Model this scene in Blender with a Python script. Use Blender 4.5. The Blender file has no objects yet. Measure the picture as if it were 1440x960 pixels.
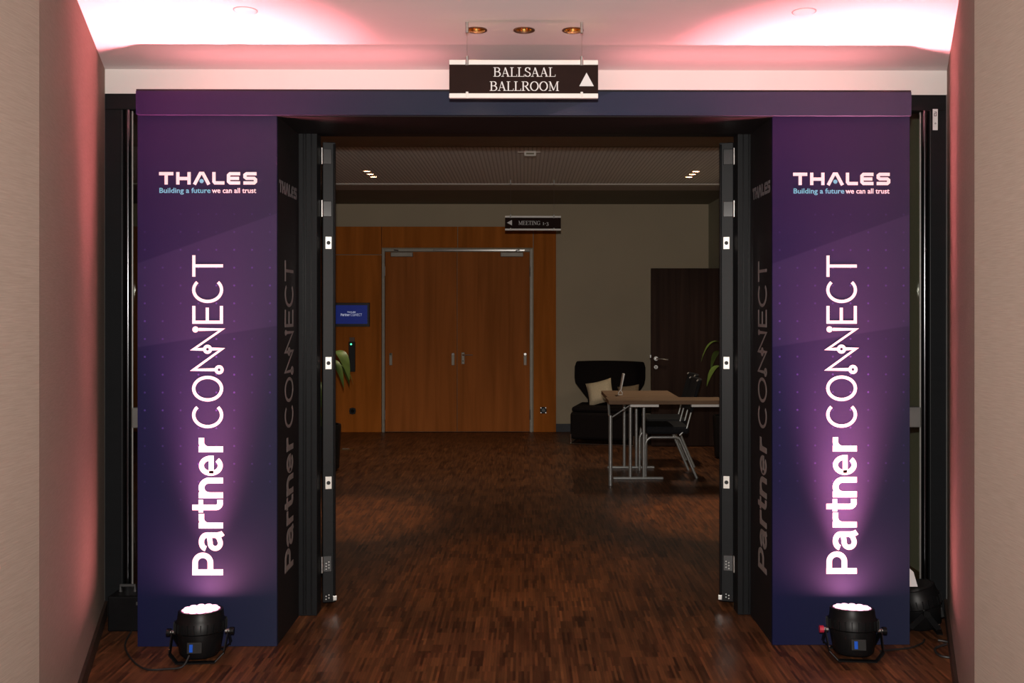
import bpy, math, random
from mathutils import Vector, Matrix

random.seed(7)
scene = bpy.context.scene
COL = scene.collection
R = math.radians
PI = math.pi

# ------------------------------------------------------------------ camera
F = 1315.0                      # focal length in pixels of a 1440 px wide frame
EYE = 1.55
cam_d = bpy.data.cameras.new('camera')
cam = bpy.data.objects.new('camera', cam_d)
COL.objects.link(cam)
cam_d.sensor_fit = 'HORIZONTAL'
cam_d.sensor_width = 36.0
cam_d.lens = F / 1440 * 36.0
YAW = R(0.40)
cam.location = (0, 0, EYE)
cam.rotation_euler = (R(90), 0, -YAW)
cam_d.shift_x = -(737 + F * math.tan(YAW) - 720) / 1440
cam_d.shift_y = -(480 - 434) / 1440
cam_d.clip_start = 0.05
scene.camera = cam

# ------------------------------------------------------------------ world, flash, exposure
w = bpy.data.worlds.new('world')
scene.world = w
w.use_nodes = True
w.node_tree.nodes['Background'].inputs[0].default_value = (0.02, 0.018, 0.016, 1)
w.node_tree.nodes['Background'].inputs[1].default_value = 1.0

def spot(name, loc, target, power, color, angle, blend, radius):
    d = bpy.data.lights.new(name, 'SPOT')
    d.energy = power; d.color = color; d.spot_size = R(angle); d.spot_blend = blend
    d.shadow_soft_size = radius
    o = bpy.data.objects.new(name, d); COL.objects.link(o)
    o.location = loc
    o.rotation_euler = (Vector(target) - Vector(loc)).to_track_quat('-Z', 'Y').to_euler()
    return o

spot('camera_flash', (0.0, 0.0, EYE + 0.19), (0, 4.3, 1.75), 560, (1.0, 0.93, 0.86), 110, 0.35, 0.022)

vs = scene.view_settings
vs.view_transform = 'Standard'; vs.look = 'None'; vs.gamma = 1.0
vs.use_curve_mapping = False
vs.exposure = 0.0

# ------------------------------------------------------------------ materials
def srgb(r, g, b):
    f = lambda c: (c / 255 / 12.92) if c / 255 <= 0.04045 else ((c / 255 + 0.055) / 1.055) ** 2.4
    return (f(r), f(g), f(b))

def nn(nt, kind, **kw):
    n = nt.nodes.new(kind)
    for k, v in kw.items():
        setattr(n, k, v)
    return n

MATS = {}
def mat(name, col, rough=0.5, metal=0.0, var=0.12, scale=(12, 12, 12), bump=0.0, emit=None, emit_s=0.0, spec=0.5, trans=0.0, alpha=1.0, coat=0.0):
    """principled material with procedural noise variation on colour (and relief)"""
    if name in MATS:
        return MATS[name]
    m = bpy.data.materials.new(name); m.use_nodes = True
    nt = m.node_tree; L = nt.links
    b = nt.nodes['Principled BSDF']
    tc = nn(nt, 'ShaderNodeTexCoord'); mp = nn(nt, 'ShaderNodeMapping')
    mp.inputs['Scale'].default_value = scale
    nz = nn(nt, 'ShaderNodeTexNoise'); nz.inputs['Scale'].default_value = 1.0; nz.inputs['Detail'].default_value = 4
    L.new(tc.outputs['Object'], mp.inputs['Vector']); L.new(mp.outputs[0], nz.inputs['Vector'])
    cr = nn(nt, 'ShaderNodeValToRGB')
    lo = [max(0, c * (1 - var)) for c in col]; hi = [min(1, c * (1 + var)) for c in col]
    cr.color_ramp.elements[0].position = 0.3; cr.color_ramp.elements[1].position = 0.7
    cr.color_ramp.elements[0].color = (*lo, 1); cr.color_ramp.elements[1].color = (*hi, 1)
    L.new(nz.outputs['Fac'], cr.inputs['Fac']); L.new(cr.outputs[0], b.inputs['Base Color'])
    b.inputs['Roughness'].default_value = rough; b.inputs['Metallic'].default_value = metal
    b.inputs['Specular IOR Level'].default_value = spec
    b.inputs['Transmission Weight'].default_value = trans
    b.inputs['Coat Weight'].default_value = coat
    if bump:
        bp = nn(nt, 'ShaderNodeBump'); bp.inputs['Strength'].default_value = bump; bp.inputs['Distance'].default_value = 0.004
        L.new(nz.outputs['Fac'], bp.inputs['Height']); L.new(bp.outputs[0], b.inputs['Normal'])
    if emit:
        b.inputs['Emission Color'].default_value = (*emit, 1); b.inputs['Emission Strength'].default_value = emit_s
    MATS[name] = m
    return m

def mat_parquet():
    m = bpy.data.materials.new('parquet'); m.use_nodes = True
    nt = m.node_tree; L = nt.links; b = nt.nodes['Principled BSDF']
    tc = nn(nt, 'ShaderNodeTexCoord'); mp = nn(nt, 'ShaderNodeMapping')
    mp.inputs['Rotation'].default_value = (0, 0, R(90))
    L.new(tc.outputs['Object'], mp.inputs['Vector'])
    br = nn(nt, 'ShaderNodeTexBrick')
    br.inputs['Scale'].default_value = 1.0
    br.inputs['Brick Width'].default_value = 0.16; br.inputs['Row Height'].default_value = 0.012
    br.inputs['Mortar Size'].default_value = 0.0006; br.inputs['Bias'].default_value = -0.1
    br.inputs['Color1'].default_value = (0, 0, 0, 1); br.inputs['Color2'].default_value = (1, 1, 1, 1)
    br.inputs['Mortar'].default_value = (0.1, 0.1, 0.1, 1)
    br.offset = 0.37; br.offset_frequency = 2
    L.new(mp.outputs[0], br.inputs['Vector'])
    br2 = nn(nt, 'ShaderNodeTexBrick')
    br2.inputs['Scale'].default_value = 1.0
    br2.inputs['Brick Width'].default_value = 0.16; br2.inputs['Row Height'].default_value = 0.06
    br2.inputs['Mortar Size'].default_value = 0.0; br2.inputs['Color1'].default_value = (0, 0, 0, 1); br2.inputs['Color2'].default_value = (1, 1, 1, 1)
    L.new(mp.outputs[0], br2.inputs['Vector'])
    mx = nn(nt, 'ShaderNodeMix', data_type='FLOAT'); mx.inputs[0].default_value = 0.35
    L.new(br.outputs['Color'], mx.inputs[2]); L.new(br2.outputs['Color'], mx.inputs[3])
    cr = nn(nt, 'ShaderNodeValToRGB')
    e = cr.color_ramp.elements
    e[0].position = 0.0; e[0].color = (0.030, 0.010, 0.005, 1)
    e[1].position = 1.0; e[1].color = (0.24, 0.090, 0.034, 1)
    k = e.new(0.45); k.color = (0.095, 0.036, 0.015, 1)
    k = e.new(0.8); k.color = (0.145, 0.054, 0.021, 1)
    L.new(mx.outputs[0], cr.inputs['Fac'])
    nz = nn(nt, 'ShaderNodeTexNoise'); nz.inputs['Scale'].default_value = 1.6; nz.inputs['Detail'].default_value = 5
    L.new(tc.outputs['Object'], nz.inputs['Vector'])
    mr = nn(nt, 'ShaderNodeMapRange'); mr.inputs[1].default_value = .3; mr.inputs[2].default_value = .7; mr.inputs[3].default_value = .8; mr.inputs[4].default_value = 1.15
    L.new(nz.outputs['Fac'], mr.inputs[0])
    mu = nn(nt, 'ShaderNodeMix', data_type='RGBA', blend_type='MULTIPLY'); mu.inputs[0].default_value = 1
    L.new(cr.outputs[0], mu.inputs[6]); L.new(mr.outputs[0], mu.inputs[7])
    L.new(mu.outputs[2], b.inputs['Base Color'])
    rr = nn(nt, 'ShaderNodeMapRange'); rr.inputs[3].default_value = .34; rr.inputs[4].default_value = .5
    L.new(nz.outputs['Fac'], rr.inputs[0]); L.new(rr.outputs[0], b.inputs['Roughness'])
    b.inputs['Specular IOR Level'].default_value = 0.35
    bp = nn(nt, 'ShaderNodeBump'); bp.inputs['Strength'].default_value = 0.15; bp.inputs['Distance'].default_value = 0.001
    L.new(br.outputs['Fac'], bp.inputs['Height']); bp.invert = True
    L.new(bp.outputs[0], b.inputs['Normal'])
    return m

def mat_wallcloth():
    m = bpy.data.materials.new('textile_wallcovering'); m.use_nodes = True
    nt = m.node_tree; L = nt.links; b = nt.nodes['Principled BSDF']
    tc = nn(nt, 'ShaderNodeTexCoord'); mp = nn(nt, 'ShaderNodeMapping'); mp.inputs['Scale'].default_value = (14, 14, 320)
    L.new(tc.outputs['Object'], mp.inputs['Vector'])
    nz = nn(nt, 'ShaderNodeTexNoise'); nz.inputs['Scale'].default_value = 1; nz.inputs['Detail'].default_value = 5; nz.inputs['Roughness'].default_value = .6
    L.new(mp.outputs[0], nz.inputs['Vector'])
    cr = nn(nt, 'ShaderNodeValToRGB'); e = cr.color_ramp.elements
    e[0].position = .3; e[0].color = (0.25, 0.190, 0.155, 1); e[1].position = .72; e[1].color = (0.31, 0.24, 0.20, 1)
    L.new(nz.outputs['Fac'], cr.inputs['Fac']); L.new(cr.outputs[0], b.inputs['Base Color'])
    bp = nn(nt, 'ShaderNodeBump'); bp.inputs['Strength'].default_value = .25; bp.inputs['Distance'].default_value = .001
    L.new(nz.outputs['Fac'], bp.inputs['Height']); L.new(bp.outputs[0], b.inputs['Normal'])
    b.inputs['Roughness'].default_value = .85; b.inputs['Specular IOR Level'].default_value = .2
    return m

def mat_slots():
    """acoustic ceiling, fine slots running along Y"""
    m = bpy.data.materials.new('slotted_ceiling'); m.use_nodes = True
    nt = m.node_tree; L = nt.links; b = nt.nodes['Principled BSDF']
    tc = nn(nt, 'ShaderNodeTexCoord'); mp = nn(nt, 'ShaderNodeMapping')
    L.new(tc.outputs['Object'], mp.inputs['Vector'])
    wv = nn(nt, 'ShaderNodeTexWave', wave_type='BANDS', bands_direction='X'); wv.inputs['Scale'].default_value = 9.0
    wv.inputs['Distortion'].default_value = 0.15
    L.new(mp.outputs[0], wv.inputs['Vector'])
    cr = nn(nt, 'ShaderNodeValToRGB'); e = cr.color_ramp.elements
    e[0].position = .12; e[0].color = (0.62, 0.56, 0.53, 1); e[1].position = .35; e[1].color = (0.88, 0.83, 0.80, 1)
    L.new(wv.outputs['Fac'], cr.inputs['Fac']); L.new(cr.outputs[0], b.inputs['Base Color'])
    bp = nn(nt, 'ShaderNodeBump'); bp.inputs['Strength'].default_value = .4; bp.inputs['Distance'].default_value = .004
    L.new(wv.outputs['Fac'], bp.inputs['Height']); L.new(bp.outputs[0], b.inputs['Normal'])
    b.inputs['Roughness'].default_value = .8
    return m

def mat_wood(name, c0, c1, stretch=(9, 9, 0.7), rough=.38):
    m = bpy.data.materials.new(name); m.use_nodes = True
    nt = m.node_tree; L = nt.links; b = nt.nodes['Principled BSDF']
    tc = nn(nt, 'ShaderNodeTexCoord'); mp = nn(nt, 'ShaderNodeMapping'); mp.inputs['Scale'].default_value = stretch
    L.new(tc.outputs['Object'], mp.inputs['Vector'])
    oi = nn(nt, 'ShaderNodeObjectInfo')
    ml = nn(nt, 'ShaderNodeMath', operation='MULTIPLY'); ml.inputs[1].default_value = 40; L.new(oi.outputs['Random'], ml.inputs[0])
    L.new(ml.outputs[0], mp.inputs['Location'])
    nz = nn(nt, 'ShaderNodeTexNoise'); nz.inputs['Scale'].default_value = 1; nz.inputs['Detail'].default_value = 6; nz.inputs['Distortion'].default_value = .6
    L.new(mp.outputs[0], nz.inputs['Vector'])
    cr = nn(nt, 'ShaderNodeValToRGB'); e = cr.color_ramp.elements
    e[0].position = .28; e[0].color = (*c0, 1); e[1].position = .68; e[1].color = (*c1, 1)
    L.new(nz.outputs['Fac'], cr.inputs['Fac']); L.new(cr.outputs[0], b.inputs['Base Color'])
    b.inputs['Roughness'].default_value = rough; b.inputs['Specular IOR Level'].default_value = .06
    return m

def mat_print():
    """violet event graphic: slanted colour fields and a grid of small dots (object space, panel corner = origin)"""
    m = bpy.data.materials.new('violet_event_print'); m.use_nodes = True
    nt = m.node_tree; L = nt.links; b = nt.nodes['Principled BSDF']
    tc = nn(nt, 'ShaderNodeTexCoord'); sx = nn(nt, 'ShaderNodeSeparateXYZ')
    L.new(tc.outputs['Object'], sx.inputs[0])
    X, Z = sx.outputs['X'], sx.outputs['Z']
    def M(op, a, c=None, clamp=False):
        n = nn(nt, 'ShaderNodeMath', operation=op); n.use_clamp = clamp
        for i, v in enumerate((a, c)):
            if v is None: continue
            if isinstance(v, (int, float)): n.inputs[i].default_value = v
            else: L.new(v, n.inputs[i])
        return n.outputs[0]
    def line(z0, slope):          # 1 above the line z = z0 + slope x, soft 6 mm
        d = M('SUBTRACT', Z, M('ADD', M('MULTIPLY', X, slope), z0))
        return M('MULTIPLY', d, 150, True)
    upper = line(1.755, 0.36); lower = line(1.37, 0.155); low2 = line(0.55, 0.5)
    band = M('MULTIPLY', M('SUBTRACT', 1.0, upper), lower)
    grad = nn(nt, 'ShaderNodeValToRGB')
    e = grad.color_ramp.elements
    e[0].position = 0.0; e[0].color = (0.009, 0.0105, 0.044, 1)
    e[1].position = 1.0; e[1].color = (0.022, 0.012, 0.052, 1)
    k = e.new(.5); k.color = (0.011, 0.0125, 0.054, 1)
    k = e.new(.75); k.color = (0.014, 0.0115, 0.052, 1)
    L.new(M('DIVIDE', Z, 2.5), grad.inputs['Fac'])
    hz = M('MULTIPLY', X, 0.85, True)
    mg = nn(nt, 'ShaderNodeMix', data_type='RGBA'); mg.inputs[7].default_value = (0.026, 0.032, 0.056, 1)
    L.new(hz, mg.inputs[0]); L.new(grad.outputs[0], mg.inputs[6])
    m1 = nn(nt, 'ShaderNodeMix', data_type='RGBA', blend_type='ADD'); m1.inputs[7].default_value = (0.008, 0.007, 0.016, 1)
    L.new(band, m1.inputs[0]); L.new(mg.outputs[2], m1.inputs[6])
    p = 0.0818
    fx = M('SUBTRACT', M('FRACT', M('DIVIDE', M('ADD', X, 0.008), p)), .5)
    fz = M('SUBTRACT', M('FRACT', M('DIVIDE', M('ADD', Z, 0.02), p)), .5)
    d = M('SQRT', M('ADD', M('MULTIPLY', fx, fx), M('MULTIPLY', fz, fz)))
    dot = M('LESS_THAN', d, 0.055)
    nz = nn(nt, 'ShaderNodeTexNoise'); nz.inputs['Scale'].default_value = 3.2
    L.new(tc.outputs['Object'], nz.inputs['Vector'])
    fade = nn(nt, 'ShaderNodeMapRange'); fade.inputs[1].default_value = .38; fade.inputs[2].default_value = .62
    L.new(nz.outputs['Fac'], fade.inputs[0])
    reg = M('MULTIPLY', M('SUBTRACT', 1.0, M('MULTIPLY', M('ABSOLUTE', M('SUBTRACT', Z, 1.35)), 1.35), True), fade.outputs[0])
    m2 = nn(nt, 'ShaderNodeMix', data_type='RGBA'); m2.inputs[7].default_value = (0.09, 0.06, 0.32, 1)
    L.new(M('MULTIPLY', dot, reg), m2.inputs[0]); L.new(m1.outputs[2], m2.inputs[6])
    L.new(m2.outputs[2], b.inputs['Base Color'])
    b.inputs['Roughness'].default_value = .7; b.inputs['Specular IOR Level'].default_value = .08
    return m

M_PARQ = mat_parquet(); M_CLOTH = mat_wallcloth(); M_SLOT = mat_slots(); M_PRINT = mat_print()
M_CEIL = mat('ceiling_plaster', (.78, .75, .745), .9, var=.02, scale=(2, 2, 2))
M_WHITE = mat('white_wall_paint', (.80, .77, .74), .85, var=.02, scale=(3, 3, 3))
M_FOYER = mat('foyer_wall_paint', (.48, .395, .275), .85, var=.05, scale=(1.2, 1.2, 1.2))
M_FOYER2 = mat('foyer_side_paint', (.40, .39, .29), .85, var=.05, scale=(1.2, 1.2, 1.2))
M_FCEIL = mat('foyer_ceiling_paint', (.45, .38, .33), .9, var=.04, scale=(2, 2, 2))
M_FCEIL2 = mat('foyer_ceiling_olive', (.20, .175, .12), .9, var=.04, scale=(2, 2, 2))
M_TRIM = mat('ceiling_edge_trim', (.62, .57, .52), .7, var=.03)
M_BASE = mat('dark_baseboard', (.030, .016, .010), .5, var=.2)
M_BASE2 = mat('slate_baseboard', (.045, .048, .06), .6, var=.15)
M_ALU = mat('black_aluminium', (.008, .0088, .010), .5, var=.1, scale=(3, 3, 60), spec=.2)
M_ALUG = mat('gloss_black_profile', (.008, .008, .009), .2, var=.1, spec=.5)
M_POLISH = mat('polished_black_profile', (.10, .10, .11), .2, metal=1.0, var=.05)
M_STEEL = mat('brushed_steel', (.55, .54, .52), .34, metal=1.0, var=.08, scale=(4, 4, 80))
M_FRAME = mat('satin_steel_frame', (.34, .31, .265), .5, metal=.35, var=.08, spec=.2)
M_CHROME = mat('chrome', (.72, .70, .67), .14, metal=1.0, var=.04)
M_SILVER = mat('silver_painted_tube', (.42, .43, .42), .35, metal=.6, var=.06)
M_PLATE = mat('pale_bolt_plate', (.78, .77, .73), .4, metal=.2, var=.05)
M_DARK = mat('black_hole', (.006, .006, .006), .6, var=.1)
M_BLACKPRINT = mat('black_print', (.010, .008, .009), .6, var=.1, spec=.2)
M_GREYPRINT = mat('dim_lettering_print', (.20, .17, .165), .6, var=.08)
M_LETTER = mat('white_lettering_print', (.86, .85, .86), .6, var=.02)
M_CYAN = mat('pale_blue_lettering_print', (.13, .52, .66), .6, var=.05)
M_SIGN = mat('dark_brown_sign_face', (.020, .009, .007), .7, var=.1, spec=.1)
M_SIGNRAIL = mat('white_sign_rail', (.82, .80, .76), .4, var=.03)
M_SIGNTXT = mat('sign_lettering', (.72, .70, .70), .5, var=.03)
M_BRASS = mat('gold_reflector', (.75, .50, .16), .22, metal=1.0, var=.1)
M_CANRING = mat('bronze_ring', (.30, .17, .12), .4, metal=.8, var=.1)
M_PARBLACK = mat('par_black', (.005, .005, .0055), .42, var=.2, spec=.22)
M_WOOD = mat_wood('cherry_veneer', (.36, .105, .013), (.56, .165, .024), rough=.6)
M_WOODDOOR = mat_wood('cherry_door_veneer', (.33, .102, .022), (.50, .155, .036), (12, 12, .6), .6)
M_WENGE = mat_wood('dark_wenge', (.016, .008, .006), (.030, .016, .012), (22, 22, .8), .5)
M_TABLE = mat_wood('table_walnut', (.17, .105, .065), (.24, .155, .10), (1.5, 14, 14), .5)
M_FABRIC = mat('black_upholstery', (.009, .006, .006), .9, var=.25, scale=(90, 90, 90), bump=.3, spec=.15)
M_CHAIRSEAT = mat('chair_black_upholstery', (.012, .012, .014), .8, var=.2, scale=(90, 90, 90), bump=.2, spec=.2)
M_PILLOW = mat('cream_cushion_fabric', (.64, .52, .35), .9, var=.08, scale=(60, 60, 60), bump=.2)
M_PILLOW2 = mat('tan_cushion_fabric', (.24, .17, .10), .9, var=.1, scale=(60, 60, 60), bump=.2)
M_LEAF = mat('leaf_green', (.11, .17, .035), .4, var=.3, scale=(9, 9, 9))
M_POT = mat('anthracite_planter', (.008, .008, .008), .5, var=.1)
M_SOIL = mat('potting_soil', (.02, .013, .008), .95, var=.4, scale=(60, 60, 60), bump=.6)
M_PAPER = mat('white_paper', (.75, .74, .74), .8, var=.04)
M_ACRYL = mat('frosted_acrylic', (.9, .88, .84), .25, var=.03)
M_SCREEN = mat('lit_blue_screen', (.01, .012, .05), .3, var=.3, emit=(.010, .020, .16), emit_s=.5)
M_SCRTXT = mat('screen_lettering', (.6, .6, .7), .4, var=.02, emit=(.55, .60, .8), emit_s=.45)
M_LEDG = mat('green_led', (.05, .4, .2), .3, var=.02, emit=(.1, 1.0, .45), emit_s=2.0)
M_LEDB = mat('blue_display', (.01, .05, .3), .3, var=.02, emit=(.012, .10, .50), emit_s=.35)
M_LENS = mat('lit_pink_lens', (.8, .5, .6), .2, var=.02, emit=(1.0, .55, .72), emit_s=1.7)
M_LENSGAP = mat('lens_plate_dark_pink', (.05, .01, .02), .4, var=.1, emit=(.6, .12, .25), emit_s=.8)
M_RED = mat('red_knob', (.45, .02, .05), .4, var=.1)
M_CABLE = mat('black_cable', (.012, .012, .012), .5, var=.2)
M_GREYTRIM = mat('grey_aluminium_trim', (.42, .41, .39), .4, metal=.4, var=.06)
M_GREYBOX = mat('grey_lock_case', (.20, .195, .185), .45, metal=.3, var=.08)

def mat_glass():
    m = bpy.data.materials.new('door_glass'); m.use_nodes = True
    nt = m.node_tree; L = nt.links; nt.nodes.remove(nt.nodes['Principled BSDF'])
    out = nt.nodes['Material Output']
    t = nn(nt, 'ShaderNodeBsdfTransparent'); t.inputs[0].default_value = (.80, .82, .78, 1)
    g = nn(nt, 'ShaderNodeBsdfGlossy'); g.inputs['Roughness'].default_value = .02
    nz = nn(nt, 'ShaderNodeTexNoise'); nz.inputs['Scale'].default_value = 2
    mr = nn(nt, 'ShaderNodeMapRange'); mr.inputs[3].default_value = .06; mr.inputs[4].default_value = .09
    L.new(nz.outputs['Fac'], mr.inputs[0])
    mx = nn(nt, 'ShaderNodeMixShader')
    L.new(mr.outputs[0], mx.inputs[0]); L.new(t.outputs[0], mx.inputs[1]); L.new(g.outputs[0], mx.inputs[2])
    L.new(mx.outputs[0], out.inputs['Surface'])
    return m
M_GLASS = mat_glass()

# ------------------------------------------------------------------ mesh helpers
class MB:
    def __init__(self):
        self.v = []; self.f = []
    def add(self, vs, fs):
        o = len(self.v)
        self.v += [tuple(p) for p in vs]
        self.f += [tuple(i + o for i in q) for q in fs]
        return self
    def box(self, x0, x1, y0, y1, z0, z1):
        vs = [(x0, y0, z0), (x1, y0, z0), (x1, y1, z0), (x0, y1, z0), (x0, y0, z1), (x1, y0, z1), (x1, y1, z1), (x0, y1, z1)]
        return self.add(vs, [(0, 3, 2, 1), (4, 5, 6, 7), (0, 1, 5, 4), (1, 2, 6, 5), (2, 3, 7, 6), (3, 0, 4, 7)])
    def prism(self, poly, z0, z1):            # poly CCW in plan
        n = len(poly)
        vs = [(x, y, z0) for x, y in poly] + [(x, y, z1) for x, y in poly]
        fs = [tuple(range(n - 1, -1, -1)), tuple(range(n, 2 * n))] + [(i, (i + 1) % n, n + (i + 1) % n, n + i) for i in range(n)]
        return self.add(vs, fs)
    def prism_y(self, poly, y0, y1):          # poly (x,z) CCW seen from -Y
        n = len(poly)
        vs = [(x, y0, z) for x, z in poly] + [(x, y1, z) for x, z in poly]
        fs = [tuple(range(n)), tuple(range(2 * n - 1, n - 1, -1))] + [((i + 1) % n, i, n + i, n + (i + 1) % n) for i in range(n)]
        return self.add(vs, fs)
    def tube(self, pts, r, n=10, closed=False, caps=True):
        pts = [Vector(p) for p in pts]; k = len(pts)
        rs = r if isinstance(r, (list, tuple)) else [r] * k
        vs = []; prev = None
        for i, p in enumerate(pts):
            a = pts[i - 1] if (i > 0 or closed) else p
            c = pts[(i + 1) % k] if (i < k - 1 or closed) else p
            t = (c - a).normalized()
            if prev is None:
                up = Vector((0, 0, 1)) if abs(t.z) < .9 else Vector((1, 0, 0))
                x = t.cross(up).normalized()
            else:
                x = (prev - t * prev.dot(t)).normalized()
            prev = x; y = t.cross(x)
            for j in range(n):
                a_ = 2 * PI * j / n
                vs.append(p + (x * math.cos(a_) + y * math.sin(a_)) * rs[i])
        fs = []
        for i in range(k if closed else k - 1):
            for j in range(n):
                i2 = (i + 1) % k
                fs.append((i * n + j, i * n + (j + 1) % n, i2 * n + (j + 1) % n, i2 * n + j))
        if caps and not closed:
            fs.append(tuple(range(n - 1, -1, -1))); fs.append(tuple(range((k - 1) * n, k * n)))
        return self.add(vs, fs)
    def lathe(self, prof, n=32, c=(0, 0, 0)):  # prof: (r,z) bottom to top, axis Z through c
        vs = []; fs = []; k = len(prof)
        for r, z in prof:
            for j in range(n):
                a = 2 * PI * j / n
                vs.append((c[0] + r * math.cos(a), c[1] + r * math.sin(a), c[2] + z))
        for i in range(k - 1):
            for j in range(n):
                fs.append((i * n + j, i * n + (j + 1) % n, (i + 1) * n + (j + 1) % n, (i + 1) * n + j))
        if prof[0][0] > 1e-5: fs.append(tuple(range(n - 1, -1, -1)))
        if prof[-1][0] > 1e-5: fs.append(tuple(range((k - 1) * n, k * n)))
        return self.add(vs, fs)
    def disc_y(self, x, y0, y1, z, r, n=20):   # short cylinder along Y
        return self.tube([(x, y0, z), (x, y1, z)], r, n)
    def xform(self, mtx):
        self.v = [tuple(mtx @ Vector(p)) for p in self.v]
        return self
    def build(self, name, m, parent=None, origin=(0, 0, 0), smooth=False, bevel=0.0, subsurf=0, kind=None, auto=35):
        me = bpy.data.meshes.new(name)
        ox, oy, oz = origin
        me.from_pydata([(x - ox, y - oy, z - oz) for x, y, z in self.v], [], self.f)
        me.materials.append(m)
        if smooth:
            me.shade_smooth() if not auto else me.polygons.foreach_set('use_smooth', [True] * len(me.polygons))
            if auto: me.set_sharp_from_angle(angle=R(auto))
        me.update()
        o = bpy.data.objects.new(name, me); COL.objects.link(o)
        o.location = origin
        if parent is not None:
            o.parent = parent
            # geometry is given in world coordinates unless the parent is flagged local
            if not is_local(parent):
                pw = world_loc(parent)
                o.location = Vector(origin) - pw
        if bevel:
            bv = o.modifiers.new('bevel', 'BEVEL'); bv.width = bevel; bv.segments = 2; bv.limit_method = 'ANGLE'; bv.angle_limit = R(40)
        if subsurf:
            s = o.modifiers.new('subsurf', 'SUBSURF'); s.levels = subsurf; s.render_levels = subsurf
        if kind: o['kind'] = kind
        return o

def is_local(o):
    while o is not None:
        if o.get('_local'): return True
        o = o.parent
    return False

def world_loc(o):
    v = Vector(o.location)
    while o.parent is not None:
        o = o.parent; v += Vector(o.location)
    return v

def tag(o, label, cat, group=None):
    o['label'] = label; o['category'] = cat
    if group: o['group'] = group
    return o

def thing(name, label, cat, loc=(0, 0, 0), rotz=0, group=None, local=False):
    o = bpy.data.objects.new(name, None); COL.objects.link(o)
    o.empty_display_size = .1
    o.location = loc; o.rotation_euler = (0, 0, rotz)
    if local: o['_local'] = 1
    return tag(o, label, cat, group)

def structure(name, loc=(0, 0, 0)):
    o = bpy.data.objects.new(name, None); COL.objects.link(o); o.location = loc; o['kind'] = 'structure'; o.empty_display_size = .1
    return o

# ---- stroke lettering: ribbons in a (u, v) plane mapped into the scene
def arc(cx, cy, rx, ry, a0, a1, n=20):
    return [(cx + rx * math.cos(R(a0 + (a1 - a0) * i / n)), cy + ry * math.sin(R(a0 + (a1 - a0) * i / n))) for i in range(n + 1)]

def ribbon(mb, pts, width, fmap, thick, closed=False, thin=None):
    """flat ribbon along pts; with thin given the width follows the stroke direction like a broad pen"""
    k = len(pts); P = [Vector(p) for p in pts]
    mb.layer = getattr(mb, 'layer', 0) + 1
    thick = thick + .00002 * mb.layer          # strokes that cross never share a plane
    L, Rr = [], []
    for i in range(k):
        a = P[i - 1] if (i > 0 or closed) else None
        c = P[(i + 1) % k] if (i < k - 1 or closed) else None
        d1 = (P[i] - a).normalized() if a is not None and (P[i] - a).length > 1e-9 else None
        d2 = (c - P[i]).normalized() if c is not None and (c - P[i]).length > 1e-9 else None
        if d1 is None: d1 = d2
        if d2 is None: d2 = d1
        t = (d1 + d2)
        t = t.normalized() if t.length > 1e-6 else d1
        n = Vector((-t.y, t.x)); n1 = Vector((-d1.y, d1.x))
        wv = width if thin is None else thin + (width - thin) * abs(t.y)
        s = min(1 / max(n.dot(n1), .35), 2.2) * wv / 2
        L.append(P[i] + n * s); Rr.append(P[i] - n * s)
    vs = []
    for i in range(k):
        vs += [fmap(*L[i], thick), fmap(*Rr[i], thick), fmap(*L[i], 0), fmap(*Rr[i], 0)]
    fs = []
    for i in range(k if closed else k - 1):
        a = 4 * i; b = 4 * ((i + 1) % k)
        fs += [(a, a + 1, b + 1, b), (a, b, b + 2, a + 2), (a + 1, a + 3, b + 3, b + 1)]
    if not closed:
        e = 4 * (k - 1)
        fs += [(0, 2, 3, 1), (e, e + 1, e + 3, e + 2)]
    mb.add(vs, fs)

def poly_fill(mb, pts, fmap, thick):
    n = len(pts)
    vs = [fmap(u, v, thick) for u, v in pts] + [fmap(u, v, 0) for u, v in pts]
    mb.add(vs, [tuple(range(n))] + [(i, n + i, n + (i + 1) % n, (i + 1) % n) for i in range(n)])

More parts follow.
